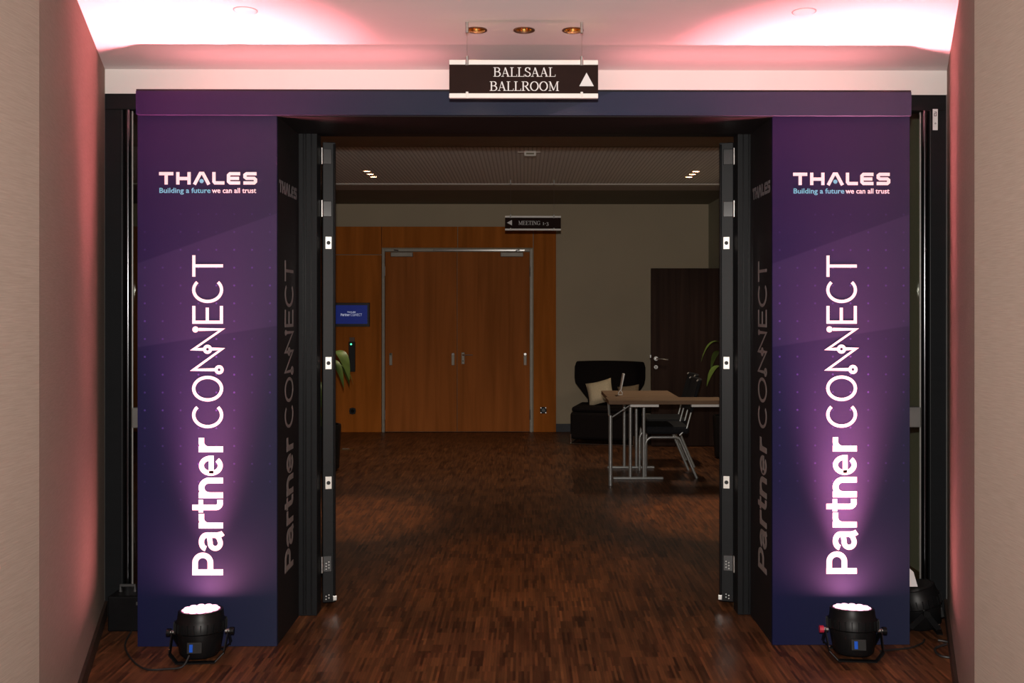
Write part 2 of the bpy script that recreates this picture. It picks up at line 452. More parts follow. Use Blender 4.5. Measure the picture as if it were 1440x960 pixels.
# event wordmark in pixel units measured along the run (u: reading direction, v: height, cap 43)
def draw_event(mb, f, th):
    S = 8.6
    rb = lambda p, wd=S, c=False: ribbon(mb, p, wd * .94, f, th, c)
    # P
    rb([(4.6, 0), (4.6, 43)])
    rb([(4.6, 39)] + arc(18, 28.3, 10.4, 10.7, 90, -90, 14) + [(4.6, 17.6)], 8.2)
    # a
    rb([(37.5, 24)] + arc(47, 23, 9.5, 7.2, 160, 0, 12) + [(56.5, 8), (58, 2), (62.5, 1.5)][:2] + [(59.5, 0)], 8)
    rb([(56.5, 19.5), (48, 18.2)] + arc(45.5, 10.8, 7.6, 7.2, 80, 280, 14) + [(53, 6), (57, 11)], 7.4)
    # r
    rb([(70, 0), (70, 34)])
    rb([(70, 19)] + arc(80, 19, 10, 11.3, 175, 82, 8) + [(86.5, 30.2)], 8)
    # t
    rb([(95.5, 43), (95.5, 10)] + arc(101, 10, 5.5, 6, 180, 280, 8) + [(106, 4.2)], 8.2)
    rb([(88.5, 31), (106, 31)], 6.6)
    # n
    rb([(112.5, 0), (112.5, 34)])
    rb([(112.5, 18)] + arc(123, 19.5, 10.2, 10.6, 175, 0, 12) + [(133.2, 0)], 8.4)
    # e
    rb([(142.5, 16.5), (164.5, 16.5), (164.5, 18.5)] + arc(154, 17, 10.6, 13.2, 12, 318, 24), 7.2)
    # r
    rb([(177, 0), (177, 34)])
    rb([(177, 19)] + arc(187, 19, 10, 11.3, 175, 82, 8) + [(193, 30.2)], 8)
    T = 4.4
    tb = lambda p, c=False: ribbon(mb, p, T, f, th, c)
    tb(arc(225, 21.5, 16.2, 19.5, 48, 312, 30))                        # C
    tb(arc(262, 21.5, 15.8, 19.5, 0, 360, 40)[:-1], True)              # O
    tb(arc(288.5, 5.5, 4.2, 4.2, 0, 360, 20)[:-1], True)               # linked N N with nodes
    tb([(288.5, 9.6), (288.5, 41.5), (317.5, 1.5), (317.5, 17.5)])
    tb(arc(317.2, 21.7, 4.2, 4.2, 0, 360, 20)[:-1], True)
    tb([(317.2, 25.9), (317.2, 41.5), (345, 1.5), (345, 34)])
    poly_fill(mb, arc(345, 38.6, 4.3, 4.3, 0, 360, 20)[:-1], f, th)
    tb([(378, 40.8), (355.2, 40.8), (355.2, 2.2), (378, 2.2)]); tb([(355.2, 22), (375.5, 22)])   # E
    tb(arc(400.5, 21.5, 16.2, 19.5, 48, 312, 30))                      # C
    tb([(419, 40.8), (449, 40.8)]); tb([(434.2, 40.8), (434.2, 0)])    # T

# company wordmark, pixel units, baseline v = 0, cap 17.5, u from 0 to 137
def draw_brand(mb, f, th):
    S = 4.6
    rb = lambda p: ribbon(mb, p, S, f, th)
    rb([(0, 15.2), (20, 15.2)]); rb([(10, 15.2), (10, 0)])
    rb([(26.3, 0), (26.3, 17.5)]); rb([(42, 0), (42, 17.5)]); rb([(26.3, 8.4), (42, 8.4)])
    rb([(49.5, 0), (57.8, 15.6), (61.4, 15.6), (69.7, 0)])
    rb([(76.8, 17.5), (76.8, 4.3), (78.4, 2.3), (91.5, 2.3)])
    rb([(113.5, 15.2), (99.4, 15.2), (97.2, 13), (97.2, 4.5), (99.4, 2.3), (113.5, 2.3)]); rb([(97.2, 8.7), (112, 8.7)])
    rb([(136.5, 15.2), (122.5, 15.2), (120.2, 13.4), (120.2, 10.6), (122.5, 8.8), (133, 8.8), (135, 7), (135, 4.2), (133, 2.3), (118, 2.3)])

# serif capitals, cap height 1
SERIF = {}
def serif_glyph(ch):
    """list of (points, width, thin) and advance"""
    tk, tn, sf = .135, .05, .05
    s = []
    st = lambda x: s.append(([(x, 0), (x, 1)], tk, None))
    hb = lambda x0, x1, y: s.append(([(x0, y), (x1, y)], sf, None))
    bow = lambda p: s.append((p, tk, tn))
    ln = lambda p, wd: s.append((p, wd, None))
    if ch == 'B':
        st(.17); hb(.02, .4, .975); hb(.02, .4, .025)
        bow([(.17, .975), (.36, .975)] + arc(.36, .755, .21, .22, 90, -90, 12) + [(.17, .535)])
        bow([(.17, .52), (.38, .52)] + arc(.38, .27, .25, .25, 90, -90, 12) + [(.17, .025)]); adv = .72
    elif ch == 'A':
        ln([(.12, .02), (.37, .98)], .055); ln([(.36, .98), (.64, .02)], .14); hb(.2, .55, .34); hb(0, .25, .025); hb(.5, .78, .025); adv = .78
    elif ch == 'L':
        st(.17); hb(.02, .34, .975); hb(.02, .6, .025); ln([(.6, .0), (.62, .24)], .05); adv = .66
    elif ch == 'S':
        bow([(.45, .73)] + arc(.27, .75, .2, .225, 25, 210, 12) + [(.2, .56), (.34, .47)] + arc(.27, .26, .22, .235, 40, -155, 14)); ln([(.47, .72), (.48, .98)], .04); ln([(.06, .28), (.05, .02)], .04); adv = .56
    elif ch == 'R':
        st(.17); hb(.02, .36, .975); hb(.02, .34, .025)
        bow([(.17, .975), (.36, .975)] + arc(.36, .74, .22, .235, 90, -90, 12) + [(.17, .505)]); ln([(.36, .5), (.66, .03)], .13); hb(.6, .78, .025); adv = .76
    elif ch == 'O':
        bow(arc(.4, .5, .33, .475, 0, 360, 32)); adv = .82
    elif ch == 'M':
        ln([(.15, 0), (.15, 1)], .055); ln([(.15, .98), (.47, .06)], .13); ln([(.47, .06), (.78, .98)], .055); ln([(.8, 0), (.8, 1)], .135); hb(.02, .28, .025); hb(.66, .94, .025); hb(.03, .2, .975); hb(.76, .94, .975); adv = .98
    elif ch == 'E':
        st(.17); hb(.02, .56, .975); hb(.02, .6, .025); hb(.17, .46, .51); ln([(.56, .76), (.56, 1)], .045); ln([(.6, 0), (.61, .25)], .045); ln([(.46, .38), (.46, .64)], .04); adv = .66
    elif ch == 'T':
        st(.33); hb(.03, .63, .975); hb(.2, .46, .025); ln([(.04, .74), (.04, 1)], .045); ln([(.62, .74), (.62, 1)], .045); adv = .68
    elif ch == 'I':
        st(.17); hb(.02, .32, .975); hb(.02, .32, .025); adv = .36
    elif ch == 'N':
        ln([(.13, 0), (.13, 1)], .055); ln([(.13, .98), (.66, .03)], .14); ln([(.66, 0), (.66, 1)], .055); hb(.01, .27, .025); hb(.54, .78, .975); hb(.01, .2, .975); adv = .8
    elif ch == 'G':
        bow(arc(.4, .5, .33, .475, 45, 300, 28)); ln([(.64, .05), (.64, .42)], .12); hb(.5, .78, .43); ln([(.66, .72), (.67, .97)], .045); adv = .82
    elif ch == '1':
        ln([(.17, 0), (.17, .66)], .13); hb(.04, .3, .025); ln([(.04, .58), (.17, .66)], .05); adv = .36
    elif ch == '-':
        ln([(.03, .33), (.27, .33)], .08); adv = .32
    elif ch == '3':
        bow([(.06, .55)] + arc(.2, .47, .15, .17, 130, -80, 10) + [(.18, .29)]); bow([(.18, .29)] + arc(.2, .05, .19, .22, 80, -150, 12)); adv = .46
    else:
        adv = .34
    return s, adv

def serif_text(mb, txt, u0, u1, v0, cap, f, th):
    total = sum(serif_glyph(c)[1] for c in txt)
    sx = (u1 - u0) / total; u = u0
    for c in txt:
        s, a = serif_glyph(c)
        for p, wd, tn in s:
            k = cap
            ribbon(mb, [(u + x * sx, v0 + y * k) for x, y in p], wd * k, f, th, False, None if tn is None else tn * k)
        u += a * sx

def font_mesh(txt, size, name, m, parent, loc, width=None, offset=0.0, extrude=.0006, spacing=1.0):
    """Blender's built-in font turned into a mesh, facing -Y, left end at loc"""
    cu = bpy.data.curves.new(name, 'FONT'); cu.body = txt; cu.size = size; cu.offset = offset; cu.extrude = extrude; cu.resolution_u = 3
    cu.space_character = spacing
    tmp = bpy.data.objects.new(name, cu); COL.objects.link(tmp)
    bpy.context.view_layer.update()
    me = bpy.data.meshes.new_from_object(tmp.evaluated_get(bpy.context.evaluated_depsgraph_get()))
    bpy.data.objects.remove(tmp)
    xs = [v.co.x for v in me.vertices]; x0 = min(xs); wd = max(xs) - x0
    k = (width / wd) if width else 1.0
    mtx = Matrix.Translation(Vector((0, 0, 0))) @ Matrix.Rotation(R(90), 4, 'X') @ Matrix.Diagonal((k, 1, 1, 1)) @ Matrix.Translation((-x0, 0, 0))
    me.transform(mtx)
    me.materials.clear(); me.materials.append(m)
    o = bpy.data.objects.new(name, me); COL.objects.link(o)
    o.parent = parent
    o.location = Vector(loc) - world_loc(parent)
    return o

# ------------------------------------------------------------------ structure: corridor
CZ = 2.76            # corridor ceiling
FZ = 2.87            # foyer ceiling
YD = 4.74            # plane of the glazed door wall
YF = 11.80           # far wall of the foyer

def plate_with_holes(mb, x0, x1, y0, y1, z, rows, cell=.055, r=.042, n=24):
    """downward-facing plane with round holes; rows = [(y, [x, ...])]"""
    yy = y0
    def quad(a, b, c, d):
        if b - a > 1e-6 and d - c > 1e-6:
            mb.add([(a, c, z), (a, d, z), (b, d, z), (b, c, z)], [(0, 1, 2, 3)])
    for y, xs in sorted(rows):
        quad(x0, x1, yy, y - cell)
        xx = x0
        for x in sorted(xs):
            quad(xx, x - cell, y - cell, y + cell)
            vs = []
            for j in range(n):
                a = 2 * PI * j / n; c, s = math.cos(a), math.sin(a); q = cell / max(abs(c), abs(s))
                vs += [(x + r * c, y + r * s, z), (x + q * c, y + q * s, z)]
            mb.add(vs, [(2 * j, 2 * ((j + 1) % n), 2 * ((j + 1) % n) + 1, 2 * j + 1) for j in range(n)])
            xx = x + cell
        quad(xx, x1, y - cell, y + cell)
        yy = y + cell
    quad(x0, x1, yy, y1)

MB().box(-5.7, 2.6, -2.2, 12.1, -.12, 0).build('floor', M_PARQ, kind='structure')

WL = [(-1.457, -2.1), (-1.457, 2.82), (-2.118, 4.74), (-2.118, 4.95), (-2.45, 4.95), (-2.45, -2.1)]
WR = [(1.358, -2.1), (1.358, 2.81), (2.150, 4.74), (2.150, 4.95), (2.45, 4.95), (2.45, -2.1)]
MB().prism(WL, 0, CZ + .2).build('wall_left', M_CLOTH, kind='structure')
MB().prism(WR[::-1], 0, CZ + .2).build('wall_right', M_CLOTH, kind='structure')
MB().box(-2.45, 2.45, -2.25, -2.1, 0, CZ + .2).build('wall_rear', M_CLOTH, kind='structure')
mb = MB(); plate_with_holes(mb, -2.45, 2.45, -2.25, YD + .1, CZ, [(4.06, [-.207, 0, .212])])
mb.build('ceiling', M_CEIL, kind='structure')
MB().box(-2.45, 2.45, -2.25, YD + .21, CZ + .13, CZ + .2).build('ceiling_slab', M_CEIL, kind='structure')

def skirting(name, pts, h, t, side, m):
    mb = MB()
    for (a, b) in zip(pts[:-1], pts[1:]):
        A, B = Vector(a), Vector(b); d = (B - A).normalized(); n = Vector((-d.y, d.x)) * side * t
        poly = [A, B, B + n, A + n]
        if side < 0: poly = poly
        poly = [tuple(p) for p in (poly if side > 0 else poly[::-1])]
        mb.prism(poly, 0, h)
    return mb.build(name, m, kind='structure')
skirting('baseboard_left', WL[:3], .078, .014, -1, M_BASE)
skirting('baseboard_right', WR[:3], .078, .014, 1, M_BASE)

# white wall above the glazed doors
MB().box(-2.118, 2.150, YD, YD + .2, 2.635, FZ + .2).build('wall_front', M_WHITE, kind='structure')
# foyer side of that wall, left and right of the doors
MB().box(-5.7, -2.45, YD + .05, YD + .2, 0, FZ + .2).build('wall_foyer_left_front', M_FOYER, kind='structure')

# ------------------------------------------------------------------ structure: glazed door wall (door_1)
door1 = structure('door_1', (0, YD, 0))
def dpart(name, m, mb, parent=door1, **kw):
    return mb.build(name, m, parent, **kw)
fy0, fy1 = YD, YD + .085
zt = 2.635
dpart('frame_header', M_ALU, MB().box(-2.118, 2.150, fy0 - .012, fy1, 2.555, zt), bevel=.004)
for sgn, xa, xb, xt in ((-1, -2.118, -2.024, -2.005), (1, 2.058, 2.150, 2.040)):
    dpart('frame_post', M_ALU, MB().box(xa, xb, fy0 - .012, fy1, 0, 2.555), bevel=.004)
    # glossy rounded profile beside the glass
    dpart('gloss_profile', M_POLISH, MB().tube([(xt, fy0 + .008, .02), (xt, fy0 + .008, 2.555)], .0165, 16), smooth=True)
    dpart('glazing_bead', M_GREYBOX, MB().tube([(xt - sgn * .021, fy0 + .012, .02), (xt - sgn * .021, fy0 + .012, 2.55)], .0045, 8), smooth=True)
    # glass wing and its stiles
    gi = -1.20 if sgn < 0 else 1.25
    x0, x1 = sorted((xt - sgn * .02, gi))
    dpart('glass_pane', M_GLASS, MB().box(x0, x1, fy0 + .03, fy0 + .042, .11, 2.555))
    dpart('bottom_rail', M_ALU, MB().box(x0, x1, fy0 + .005, fy1 - .01, .006, .11), bevel=.004)
    bx0, bx1 = sorted((xt - sgn * .024, xt - sgn * .13))
    dpart('lock_case', M_GREYBOX, MB().box(bx0, bx1, fy0 - .004, fy0 + .05, .948, 1.050), bevel=.004)
# thin aluminium strips along the walls
dpart('edge_strip', M_GREYTRIM, MB().box(2.141, 2.150, fy0 - .030, fy0 - .012, .08, 2.635))
dpart('edge_strip', M_GREYTRIM, MB().box(-2.118, -2.113, fy0 - .024, fy0 - .012, .08, 2.635))
# posts of the centre opening
for sgn, xa, xb in ((-1, -1.20, -1.046), (1, 1.082, 1.25)):
    p = dpart('opening_post', M_ALU, MB().box(xa, xb, fy0 - .012, fy1, 0, 2.555), bevel=.004)
    xe = xb if sgn < 0 else xa
    for k, dx in enumerate((.024, .052, .064)):
        xx = xe + sgn * dx
        dpart('post_rib', M_ALUG, MB().box(min(xx, xx + sgn * .006), max(xx, xx + sgn * .006), fy0 - .020, fy0 - .012, .01, 2.55), p)
dpart('opening_head', M_ALU, MB().box(-1.20, 1.25, fy0 - .012, fy1, 2.437, 2.555), bevel=.003)

def door_leaf(sgn, xe, xi, ang):
    """open leaf: hinge edge faces the corridor. xe..xi: hinge edge in X at Y = 4.84"""
    y0 = YD + .10
    t = abs(xi - xe)
    holder = MB().box(0, t, 0, .98, .035, 2.41)
    # local frame: x across the thickness from the opening side outwards, y along the leaf
    def place(mb):
        if sgn < 0:
            m = Matrix.Translation((xi, y0, 0)) @ Matrix.Rotation(R(ang), 4, 'Z') @ Matrix.Diagonal((-1, 1, 1, 1))
        else:
            m = Matrix.Translation((xi, y0, 0)) @ Matrix.Rotation(R(-ang), 4, 'Z')
        mb.xform(m)
        if sgn < 0: mb.f = [q[::-1] for q in mb.f]
        return mb
    leaf = dpart('door_leaf', M_ALU, place(holder), bevel=.004)
    # rounded aluminium nose on the opening side
    dpart('leaf_nose', M_STEEL if False else M_ALUG, place(MB().tube([(.006, -.003, .05), (.006, -.003, 2.40)], .007, 10)), leaf, smooth=True)
    for z in (1.892, 1.272, .655):
        pl = dpart('bolt_plate', M_PLATE, place(MB().box(.020, .052, -.005, 0, z - .034, z + .030)), leaf, bevel=.0015)
        # keep the hole inside the same leaf level
        dpart('bolt_hole', M_DARK, place(MB().tube([(.036, -.0065, z - .002), (.036, -.004, z - .002)], .010, 16)), leaf)
    for z in (2.335, 2.065, .235):
        dpart('hinge', M_STEEL, place(MB().tube([(t + .003, -.012, z - .042), (t + .003, -.012, z + .042)], .0075, 12)), leaf, smooth=True)
        dpart('hinge_leaf', M_ALUG, place(MB().box(.020, t, -.004, 0, z - .040, z + .040)), leaf, bevel=.002)
    for z in (.245, .230, .215, .06, .075):
        dpart('screw', M_STEEL, place(MB().tube([(.034, -.006, z), (.034, -.003, z)], .0032, 8)), leaf)
        dpart('screw', M_STEEL, place(MB().tube([(.048, -.006, z - .006), (.048, -.003, z - .006)], .0032, 8)), leaf)
    dpart('foot_bolt', M_STEEL, place(MB().box(-.006, .014, -.01, .004, .045, .070)), leaf, bevel=.002)
door_leaf(-1, -1.040, -.974, 12.5)
door_leaf(1, 1.084, 1.012, 13.0)

# sticker with a small mark on the right post
stk = tag(MB().box(2.072, 2.097, YD - .0145, YD - .0122, 2.455, 2.562).build('wall_sticker', M_PAPER, origin=(2.085, YD - .0122, 2.455)), 'small white sticker with dark symbol high on the right black post', 'sticker')
mb = MB()
fm = lambda u, v, t: (2.0845 + u * .001, YD - .0145 - t, 2.535 + v * .001)
ribbon(mb, [(-5, 12), (5, 12), (5, -8), (-5, -8), (-5, 4), (1, 4)], 3.2, fm, .0006)
mb.build('sticker_mark', mat('sticker_ink', (.10, .05, .07), .6), stk)
mb = MB(); ribbon(mb, arc(0, -46, 3, 3, 0, 360, 10)[:-1], 2, fm, .0006, True)
mb.build('sticker_mark', mat('sticker_ink', (.10, .05, .07), .6), stk)

# ------------------------------------------------------------------ structure: foyer
mb = MB()
rowsF = [(8.97, [-1.505, 1.65]), (9.16, [-1.505, 1.65]), (9.35, [-1.505, 1.65])]
plate_with_holes(mb, -5.7, 2.33, 7.64, 9.86, FZ, rowsF, r=.038)
mb.build('ceiling_foyer_slotted', M_SLOT, kind='structure')
mb = MB(); plate_with_holes(mb, -5.7, 2.33, YD + .2, 7.64, FZ + .004, [(5.55, [0.0]), (6.98, [-1.35, 1.45])], r=.038)
mb.build('ceiling_foyer', M_FCEIL, kind='structure')
MB().box(-5.7, 2.33, 9.86, 9.98, FZ - .012, FZ + .01).build('trim_1', M_TRIM, kind='structure', bevel=.004)
MB().box(-5.7, 2.33, 9.98, 10.42, FZ, FZ + .02).build('ceiling_foyer_margin', M_FCEIL, kind='structure')
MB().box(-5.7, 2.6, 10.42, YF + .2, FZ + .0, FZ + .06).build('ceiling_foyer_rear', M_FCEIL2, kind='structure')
MB().box(-5.7, 2.6, YD + .2, YF + .2, FZ + .16, FZ + .24).build('ceiling_foyer_slab', M_FCEIL, kind='structure')
wback = MB().box(-5.7, 2.6, YF, YF + .2, 0, FZ + .16).build('wall_back', M_FOYER, kind='structure')
MB().box(2.33, 2.6, YD + .2, YF, 0, FZ + .16).build('wall_foyer_right', M_FOYER2, kind='structure')
MB().box(-5.9, -5.7, YD, YF + .2, 0, FZ + .16).build('wall_foyer_left', M_FOYER, kind='structure')
MB().box(.402, 2.33, YF - .016, YF, 0, .10).build('baseboard_back', M_BASE2, kind='structure')

# veneered cladding with the double door
def pxX(px, Y=YF): return (px - 737) * Y / F
def pxZ(py, Y=YF): return EYE + (434 - py) * Y / F
clad_t = .04
XL0, XR0 = -1.783, .1075           # door frame outer
ztop = pxZ(319)
for (a, b, c, d) in ((-5.68, -4.40, 0, ztop), (-4.39, -3.10, 0, ztop), (-3.09, XL0 - .010, 0, 2.225), (-3.09, XL0 - .010, 2.233, ztop),
                     (XL0 - .004, -.84, 2.318, ztop), (-.832, XR0 + .004, 2.318, ztop), (XR0 + .012, .402, 0, ztop)):
    MB().box(a, b, YF - clad_t, YF, c, d).build('veneer_panel', M_WOOD, wback, origin=((a + b) / 2, YF, 0), bevel=.003)

door2 = structure('door_2', ((XL0 + XR0) / 2, YF, 0))
yb = YF - .02
ft = .034
for (a, b, c, d) in ((XL0, XL0 + ft, 0, 2.303), (XR0 - ft, XR0, 0, 2.303), (XL0 + ft, XR0 - ft, 2.303 - ft, 2.303)):
    MB().box(a, b, YF - .055, YF - .001, c, d).build('door_frame', M_FRAME, door2, bevel=.003)
mid = -.842
for a, b, hinge_x, kind in ((XL0 + ft + .004, mid - .003, XL0 + ft, 'inactive'), (mid + .003, XR0 - ft - .004, XR0 - ft, 'active')):
    lf = MB().box(a, b, YF - .045, YF - .002, .008, 2.303 - ft - .005).build('door_leaf', M_WOODDOOR, door2, origin=((a + b) / 2, YF, 0), bevel=.002)
    for z in (2.02, .22):
        MB().tube([(hinge_x, YF - .058, z - .06), (hinge_x, YF - .058, z + .06)], .008, 10).build('hinge', M_STEEL, lf, smooth=True)
    xs_plate = (pxX(550.5), pxX(637.5)) if kind == 'inactive' else (pxX(738.5),)
    for xp in xs_plate:
        mb = MB().box(xp - .019, xp + .019, YF - .054, YF - .045, pxZ(513), pxZ(496))
        mb.build('flush_plate', M_FRAME, lf, bevel=.004)
        MB().tube([(xp, YF - .064, pxZ(497.5)), (xp, YF - .05, pxZ(497.5))], .015, 14).build('plate_cap', M_CHROME, lf, smooth=True)
    if kind == 'active':
        xp = pxX(651.5)
        MB().box(xp - .020, xp + .020, YF - .055, YF - .045, pxZ(511.5), pxZ(495)).build('handle_plate', M_FRAME, lf, bevel=.004)
        MB().tube([(xp, YF - .05, pxZ(498.4)), (xp, YF - .095, pxZ(498.4)), (xp + .012, YF - .105, pxZ(498.4)), (xp + .125, YF - .105, pxZ(498.4))], .0085, 10).build('lever_handle', M_CHROME, lf, smooth=True)
        MB().disc_y(xp, YF - .058, YF - .054, pxZ(507), .008).build('keyhole', M_DARK, lf)
    # overhead closer with arm
    cx0, cx1 = (pxX(551), pxX(582)) if kind == 'inactive' else (pxX(704), pxX(736))
    MB().box(cx0, cx1, YF - .10, YF - .045, pxZ(361.5), pxZ(355)).build('door_closer', M_FRAME, lf, bevel=.008)
    ax = cx0 + .09 if kind == 'inactive' else cx1 - .09
    MB().tube([(ax, YF - .08, pxZ(355)), (ax, YF - .08, pxZ(352.5)), (ax + (-.05 if kind == 'inactive' else .05), YF - .06, pxZ(352))], .007, 8).build('closer_arm', M_STEEL, lf, smooth=True)
# slide rail over the active leaf
MB().box(pxX(610), pxX(738), YF - .068, YF - .055, pxZ(353.6), pxZ(351)).build('slide_rail', M_CHROME, door2, bevel=.002)

# dark door standing open from the right wall
YO = 10.5
d3 = structure('door_3', (2.33, YO, 0))
lf = MB().box(pxX(916, YO), 2.325, YO, YO + .045, .01, pxZ(377, YO)).build('door_leaf', M_WENGE, d3, origin=(2.33, YO, 0), bevel=.002)
hx = pxX(922.5, YO)
MB().disc_y(hx, YO - .012, YO, pxZ(504, YO), .024).build('rosette', M_STEEL, lf, smooth=True)
MB().tube([(hx, YO - .005, pxZ(504, YO)), (hx, YO - .05, pxZ(504, YO)), (hx + .012, YO - .058, pxZ(504, YO)), (hx + .13, YO - .058, pxZ(505.5, YO))], .0085, 10).build('lever_handle', M_CHROME, lf, smooth=True)
MB().disc_y(hx, YO - .010, YO, pxZ(516, YO), .022).build('lock_rosette', M_STEEL, lf, smooth=True)
MB().box(hx - .004, hx + .004, YO - .0125, YO - .009, pxZ(518, YO), pxZ(514.5, YO)).build('keyhole', M_DARK, lf)
MB().box(pxX(914.3, YO), pxX(916.2, YO), YO + .012, YO + .034, pxZ(503, YO), pxZ(499, YO)).build('latch', M_STEEL, lf)
MB().box(2.30, 2.335, YO - .02, YO + .07, 0, 2.05).build('door_frame', M_WENGE, d3)

# ------------------------------------------------------------------ printed entrance portal
YP = 4.30
PX0, PX1, QX0, QX1 = -1.772, -1.135, 1.1446, 1.778
PT, OT = 2.544, 2.432
S1 = YP / F                               # metres per pixel on the portal front
portal = thing('entrance_portal', 'violet printed event portal with white lettering framing the open black doors', 'portal', ((PX0 + QX1) / 2, YP, 0))
th = .018
for sgn, a, b in ((-1, PX0, PX1), (1, QX0, QX1)):
    # front panel, local origin at its lower left corner so that the print starts there
    fp = MB().box(a, b, YP, YP + th, .002, OT + .004).build('front_panel', M_PRINT, portal, origin=(a, YP, 0))
    inner = PX1 if sgn < 0 else QX0
    i0, i1 = (inner - th, inner) if sgn < 0 else (inner, inner + th)
    outer = PX0 if sgn < 0 else QX1
    o0, o1 = (outer, outer + th) if sgn < 0 else (outer - th, outer)
    ip = MB().box(i0, i1, YP + th, YD - .022, .002, OT).build('inner_panel', M_BLACKPRINT, portal)
    MB().box(o0, o1, YP + th, YP + .30, .002, OT).build('outer_panel', M_BLACKPRINT, portal)
    # front lettering
    bx = PX0 + (271.5 + 43 - 195) * S1 if sgn < 0 else QX0 + (1163 + 43 - 1087) * S1     # baseline X
    zb = EYE + (434 - 808) * S1
    mb = MB(); draw_event(mb, lambda u, v, t: (bx - v * S1, YP - t, zb + u * S1), .0004)
    mb.build('event_lettering', M_LETTER, fp)
    b0 = PX0 + (225 - 195) * S1 if sgn < 0 else QX0 + (1116 - 1087) * S1
    zc = EYE + (434 - 259.8) * S1
    mb = MB(); draw_brand(mb, lambda u, v, t: (b0 + u * S1, YP - t, zc + v * S1), .0004)
    mb.build('wordmark', M_LETTER, fp)
    mb = MB(); poly_fill(mb, arc(59.6, 4.8, 2.9, 2.9, 0, 360, 16)[:-1], lambda u, v, t: (b0 + u * S1, YP - t, zc + v * S1), .0016)
    mb.build('wordmark_dot', M_CYAN, fp)
    zt_ = EYE + (434 - 271.5) * S1
    font_mesh('Building a future', .033, 'tagline', M_CYAN, fp, (b0 + .002, YP - .0008, zt_), width=71.5 * S1, offset=.0004)
    font_mesh('we can all trust', .033, 'tagline', M_LETTER, fp, (b0 + 74 * S1, YP - .0008, zt_), width=62 * S1, offset=.0004)
    # dim lettering on the inner faces
    Si = S1 * .985
    zi = EYE + (434 - 806) * S1 * 1.035
    mb = MB()
    if sgn < 0:
        draw_event(mb, lambda u, v, t: (PX1 + t, YP + .145 + (43 - v) * Si * 1.15, zi + u * Si * 1.03), .0008)
    else:
        draw_event(mb, lambda u, v, t: (QX0 - t, YP + .105 + v * Si * 1.15, zi + u * Si * 1.03), .0008)
    mb.build('event_lettering', M_GREYPRINT, ip)
    mb = MB()
    zw = EYE + (434 - 273) * S1 * 1.03
    if sgn < 0:
        draw_brand(mb, lambda u, v, t: (PX1 + t, YP + .045 + u * .0024, zw + v * S1), .0008)
    else:
        draw_brand(mb, lambda u, v, t: (QX0 - t, YP + .045 + (137 - u) * .0024, zw + v * S1), .0008)
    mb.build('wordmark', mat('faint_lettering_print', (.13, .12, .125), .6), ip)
hd = MB().box(PX0, QX1, YP - .02, YP, OT + .004, PT).build('header_panel', M_PRINT, portal, origin=(PX0, YP - .02, 0))
MB().box(PX0 + .002, QX1 - .002, YP - .021, YP + .012, PT, PT + .008).build('header_cap', M_BLACKPRINT, portal)
MB().box(PX0 + .002, QX1 - .002, YP + .001, YD - .022, OT, OT + .018).build('soffit_panel', M_BLACKPRINT, portal)

